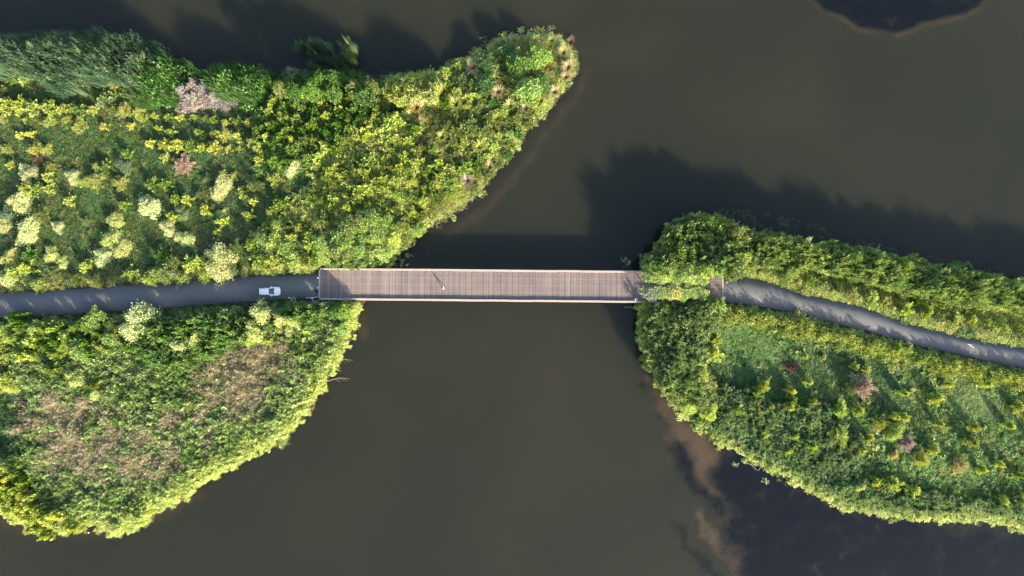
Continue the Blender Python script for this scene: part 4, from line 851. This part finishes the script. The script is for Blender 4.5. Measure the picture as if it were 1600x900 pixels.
def fill_zone_points():
    st = 3.1
    X0, Y0 = np.meshgrid(np.arange(-120, 1722, st), np.arange(30, 872, st))
    n = X0.size
    X = X0.ravel() + rs.uniform(-st*.6, st*.6, n); Y = Y0.ravel() + rs.uniform(-st*.6, st*.6, n)
    sdl = poly_sd(X, Y, LEFT); sdr = poly_sd(X, Y, RIGHT); sd = np.maximum(sdl, sdr)
    edgej = (fbm(X, Y, 16)-.5)*14 + (vnoise(X, Y, 4)-.5)*9
    keep = (sd + edgej > -0.5) | ((sd + edgej > -7) & (rs.rand(n) < .2))
    rw = [a for a, b in ROAD_W] + [b for a, b in ROAD_W][::-1]; re_ = [a for a, b in ROAD_E] + [b for a, b in ROAD_E][::-1]
    dr = np.maximum(poly_sd(X, Y, rw), poly_sd(X, Y, re_))
    keep &= dr < -3.4 - 3.5*rs.rand(n)
    deck = (X > 496) & (X < 1134) & (Y > 418+(X-500)*.0094-3) & (Y < 470+(X-500)*.0094+3)
    keep &= ~deck
    X, Y, sd, dr = X[keep], Y[keep], sd[keep], dr[keep]; n = len(X)
    jx_ = (fbm(X+500, Y, 26)-.5)*26; jy_ = (fbm(X, Y+500, 26)-.5)*26
    zi = np.full(n, -1); rz = np.clip(rs.randn(n)*4.0, -9, 9)
    for k, z in enumerate(Z):
        zi[poly_sd(X + (jx_ if k else 0)*(0 if z[1] in (LEFT, RIGHT) else 1), Y + (jy_ if k else 0)*(0 if z[1] in (LEFT, RIGHT) else 1), z[1]) > (-6 if z[1] in (LEFT, RIGHT) else rz*(3.0 if z[0] == 'dry_reeds' else 1.0))] = k
    zi[(zi < 0) & (X < 900)] = 0
    east0 = [k for k, z in enumerate(Z) if z[1] is RIGHT][0]; zi[zi < 0] = east0
    # the east land must not be claimed by western zones and vice versa
    for k in [k for k, z in enumerate(Z) if z[0] == 'dry_reeds']:
        zi[(zi == k) & (fbm(X+61, Y+13, 34) + .05*rs.randn(n) < .345)] = [q for q, z in enumerate(Z) if z[1] is SWP][0]
    acc = {}
    for k, (nm, poly, mix, h, w, pal, dens, patch) in enumerate(Z):
        m_ = np.where(zi == k)[0]
        if len(m_) == 0: continue
        if dens > 1:                                                  # denser: repeat points with jitter
            extra = rs.choice(m_, int(len(m_)*(dens-1)), replace=True); m_ = np.concatenate([m_, extra])
        q = len(m_); x = X[m_] + rs.uniform(-1.5, 1.5, q); y = Y[m_] + rs.uniform(-1.5, 1.5, q)
        hn = 0.45 + 1.1*fbm(x*1.0+k*31, y, 15)
        edge = np.clip(sd[m_]/10, 0, 1); H = h*hn*(0.75+0.25*edge)*rs.uniform(.75, 1.15, q)
        nearroad = np.clip((-dr[m_]-2)/13, 0.3, 1); H = H*np.where(h > 0.9, nearroad, 1)
        # patches of colour
        f = fbm(x+k*17, y-k*9, patch)*1.15 + rs.randn(q)*0.13
        f = np.clip((f-0.2)/0.75, 0, 0.999)*len(pal); pa = np.array(pal)
        i0 = f.astype(int); i0 = np.clip(i0, 0, len(pal)-1); i1 = np.minimum(i0+1, len(pal)-1); fr = (f-i0)[:, None]
        perm = np.random.RandomState(k).permutation(len(pal)); pa = pa[perm]
        tint = pa[i0]*(1-fr)+pa[i1]*fr
        # sunlit rim painted as yellow-green tint on the outermost reeds at the water's edge
        ek = (np.clip(1-sd[m_]/(np.where((y > 560) & (x < 620), 30, 14)*(.5+fbm(x, y, 24))+4), 0, 1)*np.where((y > 460), 1, np.where((x > 600) & (x < 900), .9, 0)))[:, None]
        ek = ek*np.clip(.35+1.3*vnoise(x, y, 7), 0, 1)[:, None]
        tint = tint*(1-ek*.85) + np.array([.46,.52,.15])*ek*.85
        tint *= rs.uniform(.9, 1.32, (q, 1))*np.where((y > 480) & (x < 620), 1.1, 1.0)[:, None]
        ks = list(mix); pick = rs.choice(len(ks), q, p=[mix[a] for a in ks])
        for a in range(len(ks)):
            s_ = pick == a
            acc.setdefault((nm, ks[a]), []).append((x[s_], y[s_], H[s_], np.full(s_.sum(), w), tint[s_]))
    tot = 0
    for (nm, kd), L in acc.items():
        x, y, H, w, tint = [np.concatenate([l[i] for l in L]) for i in range(5)]
        bx, by, bz = base_at(x, y, H)
        pre = {'grass': '', 'herb': '', 'star': '', 'reed': '', 'reedv': '', 'straw': '', 'long': '', 'bloom': '', 'giant': ''}[kd]
        rr_ = 6.28 if kd not in ('reed', 'straw', 'long', 'giant') else 1.2
        scatter(nm, kd, bx, by, np.maximum(bz, -0.1)-0.05, w*rs.uniform(.8, 1.25, len(x)), H, tint, rr_)
        tot += len(x)
    print('ground cover plants', tot)
fill_zone_points()

# low plants in the shaded shallows north of the east bank, and the reeds standing offshore
def scatter_poly(name, kind, poly, n, h, w, pal, thresh=None, sc=18):
    xs = [p[0] for p in poly]; ys = [p[1] for p in poly]
    x = rs.uniform(min(xs), max(xs), n*3); y = rs.uniform(min(ys), max(ys), n*3)
    k = poly_sd(x, y, poly) > 0
    if thresh is not None: k &= fbm(x, y, sc) > thresh
    x, y = x[k][:n], y[k][:n]; q = len(x); H = h*rs.uniform(.6, 1.15, q)
    bx, by = W(x, y, H*.7); z = np.maximum(zg(bx, by), -0.15)
    tint = np.array(pal)[rs.randint(0, len(pal), q)]*rs.uniform(.8, 1.2, (q, 1))
    return scatter(name, kind, bx, by, z-0.05, np.full(q, w)*rs.uniform(.8, 1.2, q), H, tint, 6.28 if kind != 'reed' else 1.0)
MARSH = [(1105,338),(1130,325),(1200,330),(1290,352),(1330,372),(1430,395),(1530,412),(1600,425),(1600,445),(1470,430),(1330,392),(1200,372)]
scatter_poly('marsh_plants', 'herb', MARSH, 1500, .35, .8, [dkg, brn, (.05,.1,.04), (.14,.1,.06)], .42)
scatter_poly('marsh_plants', 'grass', MARSH, 900, .6, .9, [dkg, (.06,.09,.04), brn], .45)
off = [[(452,62),(470,56),(500,60),(520,70),(528,62),(552,70),(556,90),(545,108),(520,118),(485,116),(475,95)]]
scatter_poly('offshore_reeds', 'giant', off[0], 95, 5.0, 1.0, [(.13,.22,.12), (.15,.25,.12), (.09,.17,.08)], .42, 11)
scatter_poly('offshore_reeds', 'giant', [(527,62),(540,60),(555,80),(553,98),(543,90)], 13, 5.2, .9, [(.25,.32,.12), lim, (.12,.2,.08)])
for px_, py_ in ((622,402),(632,410),(612,412),(640,398),(975,404),(978,414),(1003,402),(1008,410),(1150,728),(1180,722),(1196,750)):
    scatter_poly('water_plants', 'star', [(px_-6, py_-5), (px_+6, py_-5), (px_+6, py_+5), (px_-6, py_+5)], 7, .5, .55, [grn, (.12,.2,.1), pale])

# ------------------------------------------------------------------ branches lying in the water
def branch(px_, py_, L, ang, label, arc=.2):
    x, y = W(px_, py_, .05); r = random.Random(int(px_*7+py_)); root = empty('fallen_branch', (float(x), float(y), 0.03), ang)
    b = MB(); pts = [(L*t_/6, arc*L*math.sin(t_/6*3.0)*.5+r.uniform(-.04, .04), .02+.12*math.sin(t_/6*3.1)) for t_ in range(7)]
    b.tube(pts, [.05, .045, .04, .035, .03, .02, .012], 5); b.build('limb', M['twig'], root)
    for k in (2, 3, 4):
        s = r.choice((-1, 1)); b = MB(); p = pts[k]
        b.tube([p, (p[0]+L*.13, p[1]+s*L*.08, p[2]+.08), (p[0]+L*.2, p[1]+s*L*.17, p[2])], [.025, .018, .008], 4); b.build('twig', M['twig'], root)
    tag(root, label, 'branch', 'bare branches lying in the water')
branch(512, 566, 5.2, .05, 'long bare branch in the water off the south-west bank, northern of three')
branch(516, 572, 2.6, -.5, 'short bare branch crossing below the northern branch off the south-west bank')
branch(512, 596, 4.6, .1, 'bare branch in the water off the south-west bank, southern of three')
branch(1163, 722, 3.2, -.6, 'bare branch in the dark shallows off the east bank, west of two')
branch(1185, 735, 2.6, .7, 'bare branch in the dark shallows off the east bank, east of two')
branch(976, 480, 2.4, -.2, 'pale branch in the shaded water just south of the bridge')
branch(548, 478, 2.0, -.9, 'thin branch over the water beside the south-west corner of the bridge')
branch(1370, 395, 2.2, 1.2, 'thin branch in the shaded water north of the east bank')

# ------------------------------------------------------------------ road details
M['white_paint'] = plain('worn_white_paint', (.62, .62, .6), .7, var=.2, scale=8)
M['stone'] = plain('pale_stone', (.5, .49, .46), .85, var=.25, scale=6)
def stone(px_, py_, r_, label, z=ZR-.1):
    x, y = W(px_, py_, z); bm = bmesh.new(); bmesh.ops.create_icosphere(bm, subdivisions=2, radius=r_)
    q = random.Random(int(px_*13+py_))
    for v in bm.verts: v.co *= q.uniform(.8, 1.15); v.co.z *= .7
    me = bpy.data.meshes.new('pale_stone'); bm.to_mesh(me); bm.free(); me.materials.append(M['stone'])
    o = link('pale_stone', me, None, (float(x), float(y), z+r_*.4)); tag(o, label, 'stone', 'pale stones on the road verge'); return o
stone(452, 465.5, .22, 'pale stone on the south verge between car and bridge, westernmost')
stone(456, 467, .2, 'pale stone on the south verge between car and bridge, second from west')
stone(459, 464.5, .16, 'small pale stone closest to the asphalt between car and bridge')
stone(461, 467, .19, 'pale stone on the south verge, easternmost of four beside the road')
stone(488, 466.5, .26, "pale stone lying below the white edging by the bridge's west end")
for k, (x, y, r_) in enumerate([(496,474,.5),(490,480,.55),(502,478,.6),(508,473,.45),(499,484,.45),(513,480,.5)]):
    o = stone(x, y, r_, None, 2.0); o.name = 'grey_boulder'
    del o['group']; tag(o, where_label('grey boulder on the bank under the footbridge', x, y), 'boulder', "boulders by the bridge's west end")
    xx, yy = W(x, y, 2); o.location.z = float(zg(xx, yy))+.1
x0, y0 = W(478, 465.6, ZR); x1, y1 = W(499, 464.2, ZR)
b = MB(); b.box(0, float(math.hypot(x1-x0, y1-y0)), -.06, .06, -.25, .06)
o = link('edging_strip', b.mesh('edging_strip', M['white_paint'], bevel=.01), None, (float(x0), float(y0), ZR)); o.rotation_euler = (0, 0, math.atan2(y1-y0, x1-x0))
tag(o, "narrow white edging strip along the road at the bridge's west end", 'edging')
# small white mark painted on the east path
x, y = W(1517, 540.5, ZR); mk = empty('path_marking', (float(x), float(y), ZR+.045)); mk.rotation_euler = (0, 0, R(-32))
b = MB(); b.add([(-.75, -.05, 0), (.75, -.05, 0), (.75, .05, 0), (-.75, .05, 0)], [(0, 1, 2, 3)]); b.build('shaft_line', M['white_paint'], mk)
b = MB(); b.add([(-.45, 0.06, .002), (.1, 0.3, .002), (.15, .2, .002), (-.3, 0.06, .002)], [(0, 1, 2, 3)]); b.build('head_line', M['white_paint'], mk)
tag(mk, 'small white painted mark on the grey path near the east edge', 'marking')

# bollards at the west end of the bridge
M['boll'] = plain('red_brown_post', (.22, .07, .055), .6, var=.2); M['white'] = plain('white_cap', (.8, .8, .8), .5)
for (px_, py_, lab) in ((497, 434, 'northern of two short white-topped bollards before the planks'), (497, 449.5, 'southern of two short white-topped bollards before the planks')):
    x, y = W(px_, py_, ZR+.4); bo = empty('bollard', (float(x), float(y), ZR+.01)); tag(bo, lab, 'bollard', "bollards at the bridge's west end")
    b = MB(); b.tube([(0, 0, 0), (0, 0, .5), (0, 0, .52)], [.09, .085, .07], 12); b.build('post', M['boll'], bo)
    b = MB(); b.tube([(0, 0, .5), (0, 0, .62), (0, 0, .66)], [.13, .13, .07], 14); b.build('cap', M['white'], bo, smooth=False)
    b = MB(); b.tube([(0, 0, 0), (0, 0, .03)], [.16, .15], 14); b.build('foot_plate', M['dark_timber'], bo)
# flat dark drain cover on the road by the bollards
x, y = W(494.3, 455, ZR); b = MB()
for k in range(5): b.box(-.34, .34, -.22+k*.1, -.16+k*.1, 0, .03)
dr_ = empty('drain_cover', (float(x), float(y), ZR+.035)); dr_.rotation_euler = (0, 0, R(-32))
b.box(-.36, -.33, -.24, .3, 0, .035); b.box(.33, .36, -.24, .3, 0, .035)
fme = MB(); fme.box(-.38, .38, -.26, .32, -.03, .004); fme.build('recess', plain('drain_dark', (.012, .012, .014), .8), dr_)
gr_ = b.build('grate', plain('drain_iron', (.03, .03, .035), .7), dr_); gr_['kind'] = 'stuff'
tag(dr_, 'dark oblong drain cover in the asphalt below the southern bollard', 'drain')

# ------------------------------------------------------------------ the white car
M['carpaint'] = plain('white_car_paint', (.80, .81, .82), .25, coat=.8)
M['glass'] = plain('car_glass', (.03, .05, .07), .06, spec=1.0)
M['rubber'] = plain('tyre_rubber', (.02, .02, .02), .8); M['rim'] = plain('alloy_rim', (.5, .5, .52), .3, metal=.9)
M['blk'] = plain('black_trim', (.02, .02, .022), .5); M['red'] = plain('red_lamp', (.35, .01, .01), .2); M['lamp'] = plain('clear_lamp', (.6, .63, .65), .1)
cx, cy = W(420.6, 455.3, ZR+.9)
car = empty('parked_car', (float(cx), float(cy), ZR+.035), R(1.5))
tag(car, 'white hatchback car with grey windscreen, alone on the grey road', 'car')
# stations along x: half width low, belt z, half width at belt, roof half width, roof z, bottom z
ST = [(-2.08,.60,.62,.58,.50,.70,.42),(-2.0,.78,.80,.74,.56,.98,.30),(-1.82,.85,.92,.80,.57,1.28,.24),(-1.5,.88,.95,.83,.60,1.43,.22),(-1.42,.88,.95,.835,.60,1.44,.22),(-.72,.885,.94,.84,.62,1.475,.22),
      (-.64,.885,.94,.84,.62,1.475,.22),(.0,.885,.93,.84,.62,1.45,.22),(.12,.885,.93,.84,.61,1.43,.22),(.36,.885,.93,.84,.635,1.30,.22),(.86,.88,.925,.83,.70,1.03,.22),(.98,.88,.92,.82,.72,.975,.22),(1.45,.87,.87,.79,.66,.92,.22),(1.85,.82,.78,.72,.58,.82,.24),(2.02,.70,.66,.62,.48,.70,.30),(2.10,.52,.52,.48,.36,.56,.38)]
def section(s):
    x, w, zb, wb, wr, zr, z0 = s
    h = [(0, z0), (w*.86, z0), (w, z0+.12), (w*1.0, (z0+zb)/2), (w*.985, zb-.06), (wb, zb), ((wb*.35+wr*.65), zb*.35+zr*.65) if False else (wr+.04, zr-.05), (wr*.86, zr), (wr*.45, zr+.022), (0, zr+.03)]
    return [(x, y, z) for y, z in h] + [(x, -y, z) for y, z in h[-2:0:-1]]
secs = [section(s) for s in ST]; ns = len(secs[0])
V = [p for s in secs for p in s]
top = ns//2
glass = {}; body = []
def q(i, k): return [i*ns+k, i*ns+(k+1) % ns, (i+1)*ns+(k+1) % ns, (i+1)*ns+k]
for i in range(len(secs)-1):
    for k in range(ns):
        f = q(i, k); sidek = k == 5 or k == ns-6; topk = 7 <= k <= ns-8
        if sidek and i in (2, 3): glass.setdefault(('quarter_window', k), []).append(f); continue
        if sidek and i == 5-0 and False: pass
        if sidek and i == 5: body.append(f); continue
        if sidek and i == 4: glass.setdefault(('rear_side_window', k), []).append(f); continue
        if sidek and i in (6, 7): glass.setdefault(('front_side_window', k), []).append(f); continue
        if topk and i in (8, 9, ): glass.setdefault(('windscreen', 0), []).append(f); continue
        if topk and i in (1,): glass.setdefault(('rear_window', 0), []).append(f); continue
        body.append(f)
body.append([k for k in range(ns)]); body.append([(len(secs)-1)*ns+k for k in range(ns)][::-1])
def sub(name, faces, mat, off=0.0, smooth=True):
    ids = sorted({i for f in faces for i in f}); mp = {i: n_ for n_, i in enumerate(ids)}
    me = bpy.data.meshes.new(name); me.from_pydata([V[i] for i in ids], [], [[mp[i] for i in f] for f in faces]); me.materials.append(mat)
    bm = bmesh.new(); bm.from_mesh(me); bmesh.ops.recalc_face_normals(bm, faces=bm.faces)
    if off:
        if sum((f.normal.dot(f.calc_center_median()-Vector((0, 0, .8)))) for f in bm.faces) < 0: bmesh.ops.reverse_faces(bm, faces=bm.faces)
        bm.normal_update()
        for v in bm.verts: v.co += v.normal*off
    bm.to_mesh(me); bm.free()
    for p in me.polygons: p.use_smooth = smooth
    return link(name, me, car)
bd = sub('body', body, M['carpaint'])
for (nm, k), fs in glass.items(): sub(nm, fs, M['glass'], -.006)
for s in (-1, 1):
    for x in (-1.3, 1.32):
        w_ = empty('wheel', (x, s*.80, .31)); w_.parent = car
        b = MB(); b.tube([(0, -.1, 0), (0, -.09, 0), (0, .09, 0), (0, .1, 0)], [.27, .31, .31, .27], 22); b.build('tyre', M['rubber'], w_)
        b = MB(); b.tube([(0, s*.095, 0), (0, s*.112, 0)], [.2, .17], 16); b.build('rim', M['rim'], w_)
    b = MB(); b.tube([(0, 0, 0), (0, s*.09, .01), (.0, s*.2, .02), (-.01, s*.24, .02)], [.03, .07, .085, .04], 8)
    o = link('mirror', b.mesh('mirror', M['carpaint'], smooth=True), car, (.52, s*.82, .98))
    b = MB(); b.box(-.1, .1, -.16, .16, -.05, .05); o = link('headlight', b.mesh('headlight', M['lamp'], bevel=.03, seg=2), car, (1.93, s*.56, .66)); o.rotation_euler = (0, 0, -s*.35)
    b = MB(); b.box(-.06, .06, -.1, .1, -.1, .1); link('tail_light', b.mesh('tail_light', M['red'], bevel=.02, seg=2), car, (-1.99, s*.66, .82))
    b = MB(); b.tube([(-1.5, s*.55, 1.47), (-.9, s*.57, 1.505), (0, s*.56, 1.48)], .018, 6); b.build('roof_rail', M['blk'], car)
    for x in (-.45, .35): b = MB(); b.box(x-.09, x+.09, s*.885-.012, s*.885+.012, .80, .825); b.build('door_handle', M['carpaint'], car)
b = MB(); b.add([(.87, -.70, 1.04), (1.0, -.66, .992), (1.06, 0, 1.0), (1.0, .66, .992), (.87, .70, 1.04), (.80, 0, 1.09)], [(0, 1, 2, 3, 4, 5)]); 
for v_ in range(6): pass
cw = b.build('cowl', M['blk'], car)
for y_ in (-.35, .25): b = MB(); b.tube([(.93, y_, 1.06), (.70, y_+.42, 1.19)], .012, 5); b.build('wiper', M['blk'], car)
b = MB(); b.box(2.08, 2.115, -.26, .26, .36, .46); b.build('number_plate', M['white'], car)
b = MB(); b.tube([(-1.55, 0, 1.46), (-1.63, 0, 1.56)], [.02, .008], 6); b.build('aerial', M['blk'], car)

# ------------------------------------------------------------------ people
def skin_obj(name, joints, edges, rad, mat, parent, lv=2):
    me = bpy.data.meshes.new(name); me.from_pydata(joints, edges, []); me.update()
    o = link(name, me, parent); m_ = o.modifiers.new('skin', 'SKIN')
    me.skin_vertices.new(name='') if not me.skin_vertices else None
    for i, r_ in enumerate(rad):
        me.skin_vertices[0].data[i].radius = (r_, r_) if not isinstance(r_, tuple) else r_
    me.skin_vertices[0].data[0].use_root = True
    m_.use_smooth_shade = True; o.modifiers.new('sub', 'SUBSURF').levels = lv; o.modifiers['sub'].render_levels = lv
    me.materials.append(mat); return o
def person(px_, py_, rz, label, shirt, trousers, hair, stride, lean=0.0, arms='swing'):
    x, y = W(px_, py_, ZD+1.2); p = empty('person', (float(x), float(y), ZD), rz); tag(p, label, 'person')
    sk = plain('skin', (.45, .27, .19), .6)
    f = stride
    J = []; E = []; Rr = []
    def add(pt, r_, par=None):
        J.append((pt[0]+lean*max(0, pt[2]-.9), pt[1], pt[2])); Rr.append(r_)
        if par is not None: E.append((par, len(J)-1))
        return len(J)-1
    pel = add((0, 0, .93), .12); wst = add((0.01, 0, 1.08), .11, pel); ch = add((.01, 0, 1.30), .135, wst); nk = add((.0, 0, 1.46), .06, ch); hd0 = add((.02, 0, 1.55), .07, nk); hd = add((.03, 0, 1.63), .095, hd0); add((.02, 0, 1.70), .075, hd)
    feet = []; hands = []
    for s in (-1, 1):
        hip = add((0, s*.1, .88), .09, pel); kn = add((f*s*.18+.03, s*.1, .48), .06, hip); an = add((f*s*.26, s*.1, .09), .04, kn); add((f*s*.26+.16, s*.11, .04), .035, an)
        feet.append((f*s*.26, s*.1))
        sh = add((0, s*.19, 1.39), .06, ch)
        if arms == 'swing': el = (-f*s*.14-.03, s*.25, 1.13); wr = (-f*s*.26+.06, s*.26, .90)
        else: el = (.16, s*.24, 1.17); wr = (.36, s*.14, 1.08)
        e_ = add(el, .043, sh); w_ = add(wr, .03, e_)
        d_ = (Vector(wr)-Vector(el)).normalized(); pal = Vector(wr)+d_*.08; pm = add(tuple(pal), .032, w_)
        for q_ in range(4):
            t_ = pal + d_*(.07-.008*abs(q_-1.5)) + Vector((0, 0, 0)) + Vector((.02*(q_-1.5), 0, 0)); b1 = add(tuple(pal+d_*.035+Vector((.018*(q_-1.5), 0, 0))), .010, pm); add(tuple(t_+Vector((0, -s*.015, 0))), .008, b1)
        th = add(tuple(Vector(wr)+d_*.04+Vector((.04, 0, 0))), .011, w_); add(tuple(Vector(wr)+d_*.09+Vector((.055, -s*.01, 0))), .009, th)
    skin_obj('body', J, E, Rr, sk, p)
    L_ = lambda pt: (pt[0]+lean*max(0, pt[2]-.9), pt[1], pt[2])
    Js = [L_(q_) for q_ in [(0.01, 0, 1.08), (.01, 0, 1.30), (0, 0, 1.42), (0, 0, .95)]]; Es = [(0, 1), (1, 2), (0, 3)]; Rs = [.14, .165, .08, .145]
    for s in (-1, 1):
        a = len(Js); Js.append(L_((0, s*.2, 1.40))); Es.append((1, a)); Rs.append(.082)
        el = (-f*s*.14-.03, s*.25, 1.13) if arms == 'swing' else (.16, s*.24, 1.17)
        Js.append(L_(el)); Es.append((a, a+1)); Rs.append(.062)
    skin_obj('shirt', Js, Es, Rs, shirt, p)
    Jt = [L_((0, 0, .95))]; Et = []; Rt = [.142]
    for s in (-1, 1):
        a = len(Jt); Jt += [(0, s*.1, .86), (f*s*.18+.03, s*.1, .48), (f*s*.26, s*.1, .14)]; Et += [(0, a), (a, a+1), (a+1, a+2)]; Rt += [.11, .08, .062]
    skin_obj('trousers', Jt, Et, Rt, trousers, p)
    for (fx, fy) in feet:
        b = MB(); b.tube([(fx-.07, fy, .05), (fx+.02, fy, .06), (fx+.12, fy, .04), (fx+.2, fy, .03)], [.04, .05, .045, .025], 8); b.build('shoe', M['blk'], p, smooth=True)
    hp = L_((.005, 0, 1.685)); bm = bmesh.new(); bmesh.ops.create_uvsphere(bm, u_segments=16, v_segments=10, radius=.118)
    for v in bm.verts:
        if v.co.x > .03 and v.co.z < .03: v.co.x = .03
        if v.co.z < -.08: v.co *= .8
    me = bpy.data.meshes.new('hair'); bm.to_mesh(me); bm.free(); me.materials.append(hair); link('hair', me, p, hp)
    fc = L_((.125, 0, 1.62)); b = MB(); b.tube([(fc[0]-.01, 0, 1.645), (fc[0]+.02, 0, 1.61), (fc[0]-.01, 0, 1.60)], [.008, .014, .008], 6); b.build('nose', sk, p)
    for s in (-1, 1):
        b = MB(); b.tube([(fc[0]-.022, s*.036, 1.65), (fc[0]-.008, s*.036, 1.65)], [.012, .008], 8); b.build('eye', M['blk'], p)
        b = MB(); b.tube([(fc[0]-.12, s*.088, 1.66), (fc[0]-.11, s*.108, 1.64), (fc[0]-.12, s*.09, 1.60)], [.012, .016, .01], 6); b.build('ear', sk, p)
    b = MB(); b.tube([(fc[0]-.012, -.025, 1.575), (fc[0]+.0, 0, 1.573), (fc[0]-.012, .025, 1.575)], [.005, .008, .005], 6); b.build('mouth', plain('lips', (.35, .12, .1), .5), p)
    return p
wsh = plain('white_shirt', (.78, .72, .70), .8); dk = plain('dark_trousers', (.03, .035, .05), .8); hr = plain('dark_hair', (.02, .015, .012), .7); bl_ = plain('grey_trousers', (.2, .2, .22), .8)
person(692.5, 449.5, R(-10), 'person in a white shirt and dark trousers walking mid-bridge', wsh, dk, hr, 1.0)
person(993.5, 467, R(-75), 'person in a white shirt standing at the south edge of the planks', wsh, bl_, hr, .35, .15, 'rest')
print('top-level plants', len(placed), _cnt)
